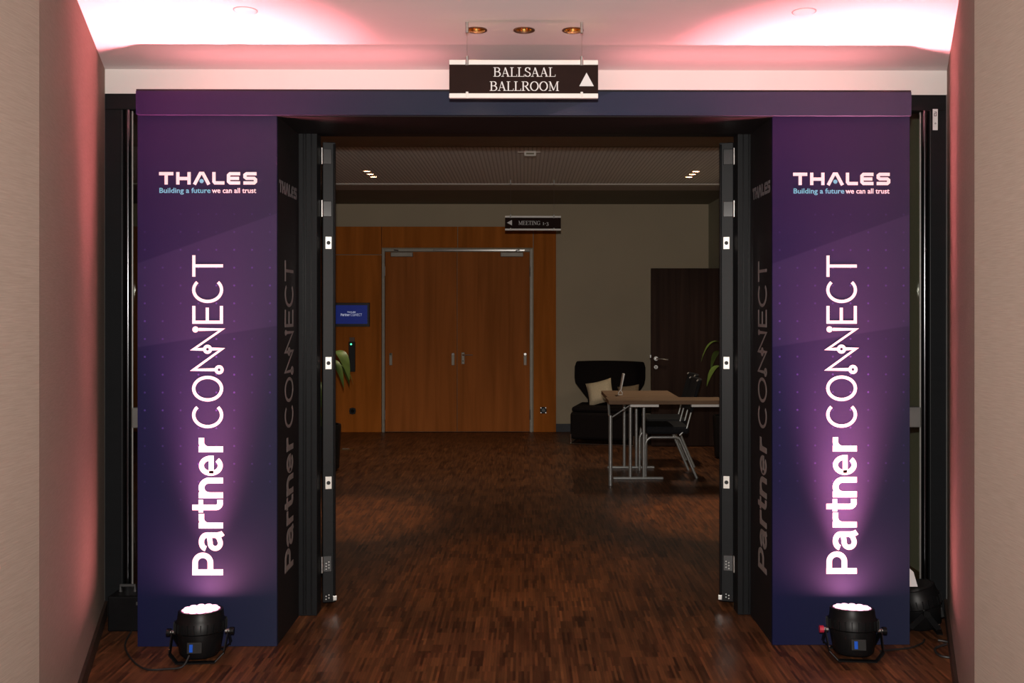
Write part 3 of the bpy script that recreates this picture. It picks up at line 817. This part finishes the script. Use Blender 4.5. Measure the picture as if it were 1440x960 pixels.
# ------------------------------------------------------------------ uplights in front of the portal
def par_can(x, y, tilt, roll, label, lit=True, zlens=.225, name='stage_uplight', hang=None, group='black stage uplights'):
    """LED par on a double yoke; tilt leans the beam towards +Y"""
    t = thing(name, label, 'stage light', (x, y, 0), roll, group, local=True)
    zc = .115
    rot = Matrix.Translation((0, 0, zc)) @ Matrix.Rotation(-tilt, 4, 'X')
    body = MB().lathe([(.0, -.100), (.074, -.100), (.086, -.086), (.099, -.01), (.100, .004), (.107, .010), (.107, .050), (.100, .060), (.096, .094), (.092, .097), (.085, .097), (.083, .093), (.0, .093)], 40).xform(rot)
    bo = body.build('housing', M_PARBLACK, t, smooth=True)
    # cooling ribs
    mb = MB()
    for k in range(24):
        a = 2 * PI * k / 24
        c, s = math.cos(a), math.sin(a)
        p = Matrix.Rotation(a, 4, 'Z')
        q = MB().box(.100, .114, -.0025, .0025, .012, .050).xform(p)
        mb.add(q.v, q.f)
    mb.xform(rot).build('cooling_ribs', M_PARBLACK, bo, kind='stuff')
    if lit:
        MB().lathe([(0, .0935), (.0825, .0935), (.0825, .096), (0, .096)], 32).xform(rot).build('lens_plate', M_LENSGAP, bo)
        pos = [(0, 0)] + [(.032 * math.cos(2 * PI * k / 6), .032 * math.sin(2 * PI * k / 6)) for k in range(6)] + [(.064 * math.cos(2 * PI * (k + .5) / 12), .064 * math.sin(2 * PI * (k + .5) / 12)) for k in range(12)]
        for px, py in pos:
            MB().lathe([(.0172, .096), (.0172, .099), (.012, .103), (0, .105)], 14, (px, py, 0)).xform(rot).build('lens', M_LENS, bo, smooth=True)
    else:
        MB().lathe([(0, .0935), (.0825, .0935), (.0825, .096), (0, .096)], 32).xform(rot).build('lens_plate', M_DARK, bo)
    # display at the front
    MB().box(-.032, .032, -.099, -.080, -.070, -.022).xform(rot).build('control_panel', M_DARK, bo, bevel=.003)
    if lit: MB().box(-.020, -.006, -.102, -.0985, -.062, -.030).xform(rot).build('display', M_LEDB, bo)
    # two yokes: U-brackets, one spread to the front as a stand and one to the back
    for s, lean in ((-1, .075), (1, .085)):
        mb = MB()
        yb_ = s * lean
        for sx in (-1, 1):
            A = Vector((sx * .122, 0, zc)); B = Vector((sx * .116, yb_ * .8, .04)); C = Vector((sx * .082, yb_, .006))
            for P, Q in ((A, B), (B, C)):
                d = (Q - P).normalized(); n = Vector((0, 1, 0)) - d * d.y; n = n.normalized() * .013; m_ = d.cross(n).normalized() * .002
                vs = [P - n - m_, P + n - m_, P + n + m_, P - n + m_, Q - n - m_, Q + n - m_, Q + n + m_, Q - n + m_]
                mb.add(vs, [(0, 1, 2, 3), (7, 6, 5, 4), (0, 4, 5, 1), (1, 5, 6, 2), (2, 6, 7, 3), (3, 7, 4, 0)])
        mb.box(-.084, .084, yb_ - .013, yb_ + .013, .002, .007)
        mb.build('yoke', M_PARBLACK, t)
    for sx in (-1, 1):
        k = MB().tube([(sx * .108, 0, zc), (sx * .128, 0, zc)], .010, 12)
        k.build('pivot', M_STEEL, t, smooth=True)
        MB().tube([(sx * .128, 0, zc + .0), (sx * .146, 0, zc + .0)], .016, 10).build('clamp_knob', M_RED if (lit and sx < 0 and x > 0) else M_PARBLACK, t, smooth=True)
    MB().tube([(sx_ * .113, -.035, .062) if False else (sx_ * .1175, -.058, .062) for sx_ in (-1,)] + [(-.1175, -.066, .062)], .004, 8).build('screw', M_CHROME, t)
    return t

PINK = (1.0, .24, .29)
def par_light(x, y, tilt, power, spread, shoulder, spill):
    base = Vector((x, y, .115)); ax = Vector((0, math.sin(tilt), math.cos(tilt)))
    src = base + ax * .108
    d = bpy.data.lights.new('uplight_beam', 'AREA')          # beam leaving the whole lens disc
    d.shape = 'DISK'; d.size = .15; d.energy = power; d.color = PINK; d.spread = R(spread)
    o = bpy.data.objects.new('uplight_beam', d); COL.objects.link(o)
    o.location = src; o.rotation_euler = (-ax).to_track_quat('Z', 'Y').to_euler()
    spot('uplight_shoulder', src, src + ax, shoulder, (1.0, .26, .28), 62, 1.0, .06)
    d = bpy.data.lights.new('uplight_spill', 'AREA')         # wide spill of the open lenses
    d.shape = 'DISK'; d.size = .14; d.energy = spill; d.color = (1.0, .28, .31)
    o = bpy.data.objects.new('uplight_spill', d); COL.objects.link(o)
    o.location = src + ax * .001; o.rotation_euler = (-ax).to_track_quat('Z', 'Y').to_euler()
for x, y, tilt, roll, pw, label in (
        (-1.440, 4.172, R(4), R(4), 1.0, 'lit pink stage uplight on the floor before the left printed portal panel'),
        (1.470, 4.172, R(8), R(-5), 1.15, 'lit pink stage uplight on the floor before the right printed portal panel')):
    par_can(x, y, tilt, roll, label)
    par_light(x, y, R(-.6) if x < 0 else R(1.8), 21 * pw, 35, 150, 6.0)
# LED battens lying on top of the portal behind the header, washing ceiling and wall pink
for x0, x1, label in ((-1.70, -.40, 'pink LED batten lying on top of the portal above its left column'), (.42, 1.72, 'pink LED batten lying on top of the portal above its right column')):
    t = thing('led_batten', label, 'stage light', ((x0 + x1) / 2, 4.47, OT + .018), 0, 'LED battens')
    zt_ = OT + .018
    MB().box(x0, x1, 4.44, 4.50, zt_, zt_ + .035).build('housing', M_PARBLACK, t, bevel=.004)
    MB().box(x0 + .02, x1 - .02, 4.455, 4.485, zt_ + .035, zt_ + .037).build('lens_strip', M_LENS, t)
    d = bpy.data.lights.new('batten_light', 'AREA'); d.shape = 'RECTANGLE'; d.size = x1 - x0 - .04; d.size_y = .03
    d.energy = 2.5; d.color = (1.0, .27, .28); d.spread = R(178)
    o = bpy.data.objects.new('batten_light', d); COL.objects.link(o)
    o.location = ((x0 + x1) / 2, 4.47, zt_ + .039); o.rotation_euler = (R(180), 0, 0)

# ------------------------------------------------------------------ ceiling fittings in the corridor
def downlight(x, y, z, r, label, lit=0.0, group=None, name='recessed_downlight', color=(1.0, .62, .25), angle=60, tgt=None, glow=None):
    t = thing(name, label, 'downlight', (x, y, z), 0, group)
    ring = MB()
    k = 28
    prof = [(r * .90, 0.004), (r * .90, -.003), (r * 1.12, -.003), (r * 1.12, .0005)]
    vs = []
    for rr, zz in prof:
        for j in range(k): vs.append((x + rr * math.cos(2 * PI * j / k), y + rr * math.sin(2 * PI * j / k), z + zz))
    ring.add(vs, [(i * k + j, i * k + (j + 1) % k, (i + 1) * k + (j + 1) % k, (i + 1) * k + j) for i in range(3) for j in range(k)])
    ring.build('trim_ring', M_CANRING, t, smooth=True)
    cup = MB(); prof = [(r * .92, .002), (r * .86, .03), (r * .62, .06), (r * .34, .075)]
    vs = []
    for rr, zz in prof:
        for j in range(k): vs.append((x + rr * math.cos(2 * PI * j / k), y + rr * math.sin(2 * PI * j / k), z + zz))
    cup.add(vs, [(i * k + j, i * k + (j + 1) % k, (i + 1) * k + (j + 1) % k, (i + 1) * k + j) for i in range(3) for j in range(k)] + [tuple(3 * k + j for j in range(k))])
    cup.build('reflector', M_BRASS, t, smooth=True)
    bulb = mat('warm_bulb_%.1f' % (glow or 0), (.9, .8, .6), .3, var=.02, emit=(1.0, .62, .2), emit_s=(glow or .02))
    MB().lathe([(0, .040), (r * .22, .045), (r * .3, .055), (r * .3, .076), (0, .076)], 16, (x, y, z)).build('bulb', bulb, t, smooth=True)
    if lit:
        spot('downlight_beam', (x, y, z + .03), tgt or (x, y, 0), lit, color, angle, .8, .02)
    return t
downlight(-.207, 4.06, CZ, .042, 'small lit downlight left of the three above the ballroom sign', 14, 'corridor downlights', glow=3.0, angle=80)
downlight(0, 4.06, CZ, .042, 'dim middle downlight of the three above the ballroom sign', 0, 'corridor downlights', glow=.6)
downlight(.212, 4.06, CZ, .042, 'small lit downlight right of the three above the ballroom sign', 14, 'corridor downlights', glow=3.0, angle=80)
for x, lab in ((-1.13, 'flat round cover plate on the ceiling at left'), (1.14, 'flat round cover plate on the ceiling at right')):
    t = thing('ceiling_cover', lab, 'ceiling cover', (x, 3.80, CZ), 0, 'round ceiling covers')
    MB().lathe([(0, -.007), (.036, -.007), (.043, -.004), (.0455, 0)], 32, (x, 3.80, CZ)).build('cover_plate', M_CEIL, t, smooth=True)
    MB().lathe([(.0455, -.002), (.049, -.002), (.049, 0), (.0455, 0)], 32, (x, 3.80, CZ)).build('cover_rim', mat('cover_rim_grey', (.45, .38, .36), .6), t)

# ------------------------------------------------------------------ hanging signs
def hanging_sign(label, xc, y, z0, w_, h, hangs, ceil, rz=0.0, wires=True):
    t = thing('hanging_sign', label, 'sign', (xc, y, z0 + h), rz, 'hanging direction signs', local=True)
    rail = h * .125
    # local: centre top at origin
    MB().box(-w_ / 2, w_ / 2, -.006, .006, -h + rail * .9, -rail * .9).build('sign_face', M_SIGN, t, bevel=.0008)
    MB().box(-w_ / 2, w_ / 2, -.010, .010, -rail, 0).build('rail', M_SIGNRAIL, t, bevel=.002)
    MB().box(-w_ / 2, w_ / 2, -.010, .010, -h, -h + rail).build('rail', M_SIGNRAIL, t, bevel=.002)
    dz = ceil - (z0 + h)
    for x in hangs:
        MB().tube([(x, -.008, -rail * 1.15), (x, -.008, rail * .75)], .0075, 12).build('clamp', M_STEEL, t, smooth=True)
        MB().tube([(x, -.006, -h - rail * .05), (x, -.006, -h + rail * 1.3)], .006, 12).build('clamp', M_SIGNRAIL, t, smooth=True)
        MB().tube([(x, -.008, rail * .7), (x, -.008, dz - .02)], .0009, 6).build('wire', M_STEEL, t)
        MB().tube([(x, -.008, dz - .045), (x, -.008, dz)], .0065, 12).build('ceiling_mount', M_STEEL, t, smooth=True)
    return t
YS = 3.96; SS = YS / F
s1 = hanging_sign('dark ballroom sign with white rails and upward arrow hanging before the portal', (736.5 - 737) * SS, YS, EYE + (434 - 138.5) * SS, 209 * SS, 53.5 * SS, [(657 - 736.5) * SS, (818 - 736.5) * SS], CZ)
def sfm(u, v, t): return ((u - 736.5) * SS, -.0062 - t, (85 - v) * SS)     # u, v in pixels of the photograph plane
def sflip(u, v, t): return sfm(u, -v, t)
mb = MB(); serif_text(mb, 'BALLSAAL', 693.5, 781.5, -108.3, 13.0, sflip, .0006); mb.build('lettering', M_SIGNTXT, s1)
mb = MB(); serif_text(mb, 'BALLROOM', 688.5, 786.5, -128.2, 13.2, sflip, .0006); mb.build('lettering', M_SIGNTXT, s1)
mb = MB(); poly_fill(mb, [(814.5, -121.5), (835, -121.5), (824.7, -102.5)], sflip, .0006); mb.build('arrow', M_SIGNTXT, s1)

YS2 = 9.6; SS2 = YS2 / F
s2 = hanging_sign('small black meeting room sign with left arrow hanging in the foyer', (749.5 - 737) * SS2, YS2, EYE + (434 - 324) * SS2, 78.5 * SS2, 20.5 * SS2, [(718 - 749.5) * SS2, (779 - 749.5) * SS2], FZ, R(1.2))
def sf2(u, v, t): return ((u - 749.5) * SS2, -.0062 - t, (303.5 + v) * SS2)
mb = MB(); serif_text(mb, 'MEETING', 729, 760, -316.2, 5.6, sf2, .0008); mb.build('lettering', M_SIGNTXT, s2)
mb = MB(); serif_text(mb, '1-3', 763, 771.5, -316.2, 5.6, sf2, .0008); mb.build('lettering', M_SIGNTXT, s2)
mb = MB(); poly_fill(mb, [(712.8, -313.2), (720, -317), (720, -309.4)], sf2, .0008); mb.build('arrow', M_SIGNTXT, s2)

# ------------------------------------------------------------------ foyer ceiling fittings
for side, x in (('left', -1.505), ('right', 1.65)):
    for pos, y in (('nearest', 8.97), ('middle', 9.16), ('farthest', 9.35)):
        downlight(x, y, FZ, .038, '%s gold downlight of the row of three on the %s of the slotted ceiling' % (pos, side), 30, 'foyer downlights', glow=.3, angle=130, color=(1.0, .84, .64))
for x, y, lab in ((-1.35, 6.98, 'lit foyer downlight behind the left door leaf'), (1.45, 6.98, 'lit foyer downlight behind the right door leaf'), (0.0, 5.55, 'lit foyer downlight just behind the door opening')):
    downlight(x, y, FZ + .004, .038, lab, 190 if y > 6 else 80, 'foyer downlights', angle=34 if y > 6 else 40, color=(1.0, .55, .2), glow=2.0)
# ceiling sensor
yq = 7.85
t = thing('ceiling_sensor', 'small pale box-shaped sensor on the slotted foyer ceiling', 'ceiling sensor', (pxX(744, yq), yq, FZ))
MB().box(pxX(737, yq), pxX(754, yq), yq - .03, yq + .05, FZ - .042, FZ).build('housing', M_TRIM, t, bevel=.006)
MB().box(pxX(740, yq), pxX(751, yq), yq - .034, yq - .029, FZ - .030, FZ - .016).build('window', M_FCEIL2, t)
MB().box(pxX(728, yq), pxX(760, yq), yq + .0, yq + .04, FZ - .010, FZ).build('mounting_plate', M_FCEIL, t)

# ------------------------------------------------------------------ foyer wall fittings
yw = YF - clad_t
t = thing('wall_screen', 'small lit blue screen on the wood panelling left of the double door', 'screen', (pxX(496), yw, pxZ(458)))
MB().box(pxX(470), pxX(521.5), yw - .05, yw, pxZ(459), pxZ(425.5)).build('bezel', mat('dark_bezel', (.035, .028, .03), .4), t, bevel=.004)
sc_ = MB().box(pxX(473), pxX(518.5), yw - .053, yw - .05, pxZ(455), pxZ(429)).build('display', M_SCREEN, t)
SF = YF / F
mb = MB(); draw_event(mb, lambda u, v, t_: (pxX(481.5) + u * .066 * SF, yw - .0532 - t_, pxZ(444.2) + v * .085 * SF), .0006); mb.build('event_lettering', M_SCRTXT, sc_)
mb = MB(); draw_brand(mb, lambda u, v, t_: (pxX(490.5) + u * .085 * SF, yw - .0532 - t_, pxZ(439.6) + v * .11 * SF), .0006); mb.build('wordmark', M_SCRTXT, sc_)
t = thing('card_reader', 'black card reader with a green light beneath the blue screen', 'card reader', (pxX(496.5), yw, pxZ(522)))
MB().box(pxX(492), pxX(501), yw - .035, yw, pxZ(522), pxZ(480)).build('housing', M_DARK, t, bevel=.006)
MB().box(pxX(493), pxX(500), yw - .02, yw, pxZ(480), pxZ(474)).build('label_plate', mat('brown_plate', (.16, .09, .06), .5), t)
MB().disc_y(pxX(495.6), yw - .040, yw - .034, pxZ(483.5), .011).build('status_light', M_LEDG, t)
for px, py, lab in ((497, 577, 'round black socket low on the wood panelling beneath the card reader'), (764, 576, 'black wall socket low on the wood panel right of the double door')):
    t = thing('wall_socket', lab, 'socket', (pxX(px), yw, pxZ(py)), 0, 'wall sockets')
    MB().disc_y(pxX(px), yw - .012, yw, pxZ(py), .042, 24).build('cover', M_DARK, t, smooth=True)
    MB().disc_y(pxX(px), yw - .016, yw - .011, pxZ(py), .022, 20).build('insert', M_ALUG, t, smooth=True)
    for dx, dz_ in ((-.03, .03), (.03, .03), (-.03, -.03), (.03, -.03)):
        MB().disc_y(pxX(px) + dx, yw - .014, yw - .001, pxZ(py) + dz_, .007, 10).build('screw', M_STEEL if px > 700 else M_DARK, t)
yq = 10.33
t = thing('floor_socket', 'flat brass floor socket lid on the parquet at the left door leaf', 'floor socket', (pxX(486, yq), yq, 0))
MB().box(pxX(476, yq), pxX(498, yq), yq - .07, yq + .07, 0, .006).build('lid', mat('old_brass', (.28, .17, .07), .35, metal=.9), t, bevel=.002)
MB().box(pxX(482, yq), pxX(492, yq), yq - .015, yq + .015, .006, .012).build('grip', M_STEEL, t, bevel=.002)

# ------------------------------------------------------------------ lounge chair
t = thing('lounge_chair', 'black wing-backed lounge chair on a chrome sled base', 'armchair', (.98, 10.98, 0), R(-14), local=True)
# local: front = -Y
seat = MB().box(-.37, .37, -.40, .30, .06, .37)
seat.build('seat_base', M_FABRIC, t, bevel=.03)
MB().box(-.355, .355, -.39, .20, .372, .43).build('seat_cushion', M_FABRIC, t, bevel=.025)
mb = MB()
nu, nv = 16, 8
front, back = [], []
for j in range(nv + 1):
    v = j / nv
    z = .40 + v * .52
    half = .27 + .145 * min(1, max(0, (v - .12) / .42)) if v < .54 else .415
    if v > .9: half -= .02
    for i in range(nu + 1):
        u = -1 + 2 * i / nu
        x = u * half
        y = .27 + .05 * v - .20 * abs(u) ** 2.4 * (.35 + .65 * min(1, max(0, (v - .1) / .4)))
        front.append((x, y, z)); back.append((x * 1.03, y + .085, z))
n = nu + 1; o2 = len(front)
fs = []
for j in range(nv):
    for i in range(nu):
        a = j * n + i
        fs.append((a, a + 1, a + n + 1, a + n)); fs.append((o2 + a, o2 + a + n, o2 + a + n + 1, o2 + a + 1))
edge = [i for i in range(n)] + [j * n + nu for j in range(1, nv + 1)] + [nv * n + i for i in range(nu - 1, -1, -1)] + [j * n for j in range(nv - 1, 0, -1)]
for a, b in zip(edge, edge[1:] + edge[:1]): fs.append((b, a, o2 + a, o2 + b))
mb.add(front + back, fs)
mb.build('backrest', M_FABRIC, t, smooth=True, auto=60, bevel=.015)
for sx in (-1, 1):
    x = sx * .36
    MB().tube([(x, -.40, .12), (x, -.405, .03), (x, -.39, .012), (x, .26, .012), (x, .28, .03), (x, .28, .12)], .009, 10).build('sled_leg', M_CHROME, t, smooth=True)
MB().tube([(-.36, -.40, .012), (.36, -.40, .012)], .009, 10).build('sled_bar', M_CHROME, t, smooth=True)
MB().tube([(-.36, .27, .012), (.36, .27, .012)], .009, 10).build('sled_bar', M_CHROME, t, smooth=True)

def cushion(name, label, loc, rot, sx, sz, m, thick=.07):
    mb = MB(); n_ = 10; F1, B1 = [], []
    for j in range(n_ + 1):
        for i in range(n_ + 1):
            u, v = -1 + 2 * i / n_, -1 + 2 * j / n_
            k = (max(0, 1 - u ** 4) * max(0, 1 - v ** 4)) ** .5
            pin = 1 - .09 * (1 - abs(u)) * abs(v) ** 2 if True else 1
            x = u * sx * (1 - .08 * (1 - v * v)); z = v * sz * (1 - .08 * (1 - u * u))
            F1.append((x, -k * thick, z)); B1.append((x, k * thick, z))
    q = n_ + 1; o_ = q * q; fs = []
    for j in range(n_):
        for i in range(n_):
            a = j * q + i
            fs.append((a, a + 1, a + q + 1, a + q)); fs.append((o_ + a, o_ + a + q, o_ + a + q + 1, o_ + a + 1))
    mb.add(F1 + B1, fs)
    o = mb.build(name, m, smooth=True, auto=80)
    o.location = loc; o.rotation_euler = rot
    return tag(o, label, 'cushion', 'cushions on the lounge chair')
cushion('cushion', 'cream cushion leaning askew in the black lounge chair', (.89, 10.93, .575), (R(-24), R(-14), R(-12)), .155, .145, M_PILLOW)
cushion('cushion', 'half-hidden tan cushion behind the table stand in the lounge chair', (1.23, 10.98, .54), (R(-22), R(-8), R(-16)), .13, .115, M_PILLOW2)

# ------------------------------------------------------------------ tables and chairs in the foyer
def table_narrow():
    t = thing('folding_table', 'narrow walnut folding table with silver legs nearest the door opening', 'table', (1.35, 8.28, 0), 0, 'foyer tables')
    x0, x1, y0, y1, zt_ = .735, 2.02, 8.12, 8.44, .752
    MB().box(x0, x1, y0, y1, zt_ - .034, zt_).build('table_top', M_TABLE, t, bevel=.003)
    for a, b in ((pxX(886, 8.19), pxX(926, 8.19)), (pxX(972, 8.19), pxX(1012, 8.19))):
        MB().box(a, b, 8.16, 8.20, zt_ - .060, zt_ - .034).build('rail', M_SIGNRAIL, t, bevel=.002)
    xl = pxX(858.5, 8.19)
    MB().tube([(xl, 8.19, .0), (xl, 8.19, pxZ(585, 8.19))], .0165, 14).build('leg', M_SILVER, t, smooth=True)
    MB().tube([(xl, 8.19, pxZ(588, 8.19)), (pxX(888, 8.19), 8.19, zt_ - .040)], .006, 8).build('brace', M_SILVER, t, smooth=True)
    MB().tube([(xl, 8.19, pxZ(586, 8.19)), (xl, 8.30, pxZ(586, 8.19)), (xl, 8.38, zt_ - .036)], .011, 10).build('leg_bracket', M_SILVER, t, smooth=True)
    xr = 1.96
    MB().tube([(xr, 8.19, .0), (xr, 8.19, zt_ - .036)], .0165, 14).build('leg', M_SILVER, t, smooth=True)
    MB().tube([(xr, 8.38, .0), (xr, 8.38, zt_ - .036)], .0165, 14).build('leg', M_SILVER, t, smooth=True)
    return t
table_narrow()

t = thing('folding_table', 'square walnut table on silver floor bars behind the narrow table', 'table', (1.08, 8.8, 0), 0, 'foyer tables')
MB().box(.752, 1.40, 8.45, 9.12, .718, .752).build('table_top', M_TABLE, t, bevel=.003)
for yb2, xs in ((8.50, (pxX(886.5, 8.5), pxX(905.5, 8.5))), (9.08, (pxX(878, 9.08), pxX(895, 9.08)))):
    a, b = pxX(862, 8.5), pxX(933, 8.5)
    MB().box(a, b, yb2 - .016, yb2 + .016, .0, .022).build('foot_bar', M_SILVER, t, bevel=.006)
    for x in xs:
        MB().tube([(x, yb2, .02), (x, yb2, .718)], .0145, 12).build('leg', M_SILVER, t, smooth=True)
    MB().box(xs[0] - .04, xs[1] + .04, yb2 - .02, yb2 + .02, .700, .719).build('bracket', M_SILVER, t)

t = thing('table_stand', 'slim upright acrylic stand seen edge-on at the left table end', 'menu stand', (pxX(873, 8.62), 8.62, .752))
xs_ = pxX(872, 8.62)
mb = MB()
poly = [(xs_ + .000, .80), (xs_ + .008, .80), (xs_ + .040, .952), (xs_ + .026, .952)]
mb.prism_y(poly, 8.57, 8.68)
mb.build('stand_panel', M_ACRYL, t, bevel=.002)
mb = MB(); mb.tube([(xs_ + .004, 8.62, .802), (xs_ - .014, 8.62, .775), (xs_ - .016, 8.62, .757), (xs_ + .02, 8.62, .757), (xs_ + .022, 8.62, .775), (xs_ + .004, 8.62, .802)], .004, 8); mb.build('foot_loop', M_ACRYL, t, smooth=True)

def stack_chair(loc, rz, label):
    """seat faces local -X"""
    t = thing('stacking_chair', label, 'chair', loc, rz, 'black stacking chairs', local=True)
    hw = .215
    MB().box(-.20, .20, -.21, .21, .40, .475).build('seat', M_CHAIRSEAT, t, bevel=.025)
    for s in (-1, 1):
        y = s * hw
        pts = [(-.205, y, 0), (-.205, y, .30)] + [(-.205 + .06 - .06 * math.cos(R(a)), y, .30 + .075 * math.sin(R(a))) for a in (20, 40, 60, 80, 90)] + [(.07, y, .375)] + [(.10, y, .368), (.115, y, .35)] + [(.265, y, 0)]
        MB().tube(pts, .0125, 12).build('side_frame', M_SILVER, t, smooth=True)
        MB().tube([(.11, y * .93, .39), (.178, y * .93, .46), (.215, y * .93, .60), (.222, y * .93, .63)], .0085, 10).build('back_upright', M_SILVER, t, smooth=True)
    mb = MB()
    nu_, nv_ = 10, 6; A, B = [], []
    for j in range(nv_ + 1):
        v = j / nv_
        for i in range(nu_ + 1):
            u = -1 + 2 * i / nu_
            y = u * .215; z = .60 + .30 * v; x = .195 + .085 * v + .035 * (1 - u * u)
            A.append((x, y, z)); B.append((x + .03, y, z))
    q = nu_ + 1; o_ = len(A); fs = []
    for j in range(nv_):
        for i in range(nu_):
            a = j * q + i
            fs.append((a, a + q, a + q + 1, a + 1)); fs.append((o_ + a, o_ + a + 1, o_ + a + q + 1, o_ + a + q))
    edge = [i for i in range(q)] + [j * q + nu_ for j in range(1, nv_ + 1)] + [nv_ * q + i for i in range(nu_ - 1, -1, -1)] + [j * q for j in range(nv_ - 1, 0, -1)]
    for a, b in zip(edge, edge[1:] + edge[:1]): fs.append((a, b, o_ + b, o_ + a))
    mb.add(A + B, fs); mb.build('backrest', M_CHAIRSEAT, t, smooth=True, auto=50, bevel=.008)
    for s in (-1, 1):
        MB().tube([(.27, s * .19, .885), (.284, s * .19, .900)], .007, 10).build('upright_cap', M_FRAME, t, smooth=True)
    return t
stack_chair((1.315, 8.76, 0), 0, 'nearer black stacking chair with silver legs tucked under the square table')
stack_chair((1.40, 9.36, 0), 0, 'farther black stacking chair behind the other at the square table')

# ------------------------------------------------------------------ potted plants
def plant(loc, leaves, label, scale=1.0):
    t = thing('potted_plant', label, 'plant', loc, 0, 'foyer plants', local=True)
    MB().lathe([(.0, 0), (.115, 0), (.15, .02), (.17, .42), (.165, .44), (.15, .44), (.145, .40), (0, .40)], 28).build('pot', M_POT, t, smooth=True)
    MB().lathe([(0, .395), (.146, .395), (.146, .405), (0, .412)], 20).build('soil', M_SOIL, t)
    for (az, h, reach, ln, wd) in leaves:
        a = R(az); d = Vector((math.cos(a), math.sin(a), 0)); s = Vector((-d.y, d.x, 0))
        p0 = Vector((d.x * .03, d.y * .03, .40)); p1 = d * (reach * .45) + Vector((0, 0, h))
        mid_ = d * (reach * .16) + Vector((0, 0, (.4 + h) / 2 + .05))
        stem = [p0 * (1 - k) ** 2 + mid_ * 2 * k * (1 - k) + p1 * k * k for k in [i / 8 for i in range(9)]]
        lf_ = MB().tube(stem, [.006 - .003 * i / 8 for i in range(9)], 6).build('stem', M_LEAF, t, smooth=True)
        mb = MB(); vs = []; N = 12
        for i in range(N + 1):
            k = i / N
            c = p1 + d * (ln * (k - .25 * k * k)) + Vector((0, 0, ln * (.28 * k - 1.05 * k * k)))
            hw_ = wd * math.sin(PI * min(1, .06 + .94 * k)) ** .8 * (1 - .25 * k)
            fold = Vector((0, 0, .25 * hw_))
            vs += [c + s * hw_ + fold, c, c - s * hw_ + fold]
        up = Vector((0, 0, .002))
        vs2 = [v - up for v in vs]
        fs = []; o_ = len(vs)
        for i in range(N):
            for j in (0, 1):
                a_ = 3 * i + j
                fs.append((a_, a_ + 1, a_ + 4, a_ + 3)); fs.append((o_ + a_, o_ + a_ + 3, o_ + a_ + 4, o_ + a_ + 1))
        mb.add(vs + vs2, fs); mb.build('leaf', M_LEAF, t, smooth=True, auto=0 or 60)
    return t
random.seed(3)
LV = [(-42, 1.14, .34, .34, .070), (4, 1.0, .24, .24, .04), (50, 1.02, .22, .3, .05), (95, .95, .3, .32, .05), (140, 1.05, .28, .3, .05), (185, .9, .3, .32, .05), (230, 1.0, .26, .3, .05), (280, .85, .3, .3, .045), (320, 1.05, .15, .32, .05)]
plant((-1.93, 9.0, 0), LV, 'leafy green plant mostly hidden behind the left door leaf')
LV2 = [(178, 1.20, .20, .27, .065), (205, .95, .2, .26, .05), (120, 1.1, .2, .26, .05), (250, 1.0, .2, .28, .05), (290, 1.08, .12, .24, .05), (60, 1.1, .12, .2, .045)]
plant((2.135, 9.72, 0), LV2, 'leafy green plant mostly hidden behind the right door leaf')

# ------------------------------------------------------------------ equipment and cables behind the portal sides
def cable(name, pts, r, label, cat='cable', group='black cables'):
    # smooth the polyline with Catmull-Rom
    P = [Vector(p) for p in pts]; out = []
    for i in range(len(P) - 1):
        a = P[max(i - 1, 0)]; b = P[i]; c = P[i + 1]; d = P[min(i + 2, len(P) - 1)]
        for k in range(6):
            s = k / 6
            out.append(.5 * ((2 * b) + (c - a) * s + (2 * a - 5 * b + 4 * c - d) * s * s + (3 * b - a - 3 * c + d) * s ** 3))
    out.append(P[-1])
    o = MB().tube(out, r, 8).build(name, M_CABLE, smooth=True, origin=tuple(P[0]))
    return tag(o, label, cat, group)

par_can(1.912, 4.52, R(14), R(82), 'unlit black stage uplight between the right portal panel and the wall', lit=False, name='stage_uplight')
t = thing('power_box', 'black power distribution box on the floor left of the portal', 'power box', (-1.93, 4.56, 0))
MB().box(-2.0, -1.80, 4.50, 4.66, .0, .17).build('housing', M_PARBLACK, t, bevel=.008)
MB().box(-1.85, -1.79, 4.53, 4.62, .17, .26).build('breaker_block', M_PARBLACK, t, bevel=.008)
MB().box(-1.86, -1.80, 4.495, 4.50, .13, .145).build('label_strip', mat('dim_grey_strip', (.05, .05, .05), .5), t)
MB().tube([(-1.97, 4.58, .17), (-1.97, 4.58, .20), (-1.90, 4.58, .20), (-1.90, 4.58, .17)], .008, 8).build('carry_handle', mat('dim_grey_strip', (.05, .05, .05), .5), t, smooth=True)
t = thing('folded_card', 'white folded card standing on the unlit uplight right of the portal', 'card', (1.86, 4.50, .215))
MB().prism_y([(1.835, .215), (1.892, .215), (1.872, .285), (1.835, .318)], 4.482, 4.484).build('card_front', M_PAPER, t)
MB().prism_y([(1.835, .215), (1.892, .215), (1.872, .285), (1.835, .318)], 4.50, 4.502).build('card_back', M_PAPER, t)
cable('power_cable', [(1.93, 4.345, .006), (1.965, 4.32, .006), (1.985, 4.28, .006), (1.965, 4.22, .006), (1.935, 4.17, .006), (1.89, 4.13, .006), (1.85, 4.16, .006), (1.87, 4.24, .006), (1.93, 4.26, .018)], .0055, 'black cable looping on the floor right of the portal')
cable('power_cable', [(1.60, 4.19, .012), (1.66, 4.225, .006), (1.76, 4.25, .006), (1.84, 4.31, .006), (1.87, 4.355, .006)], .004, 'thin black cable from the right uplight to the gap beside the wall')
cable('power_cable', [(-1.45, 4.060, .05), (-1.47, 4.03, .012), (-1.54, 4.02, .006), (-1.62, 4.02, .006), (-1.72, 4.12, .006), (-1.83, 4.30, .006), (-1.88, 4.49, .006)], .004, 'thin dark cable curving from the left uplight towards the wall')

for o in bpy.data.objects:
    if '_local' in o: del o['_local']
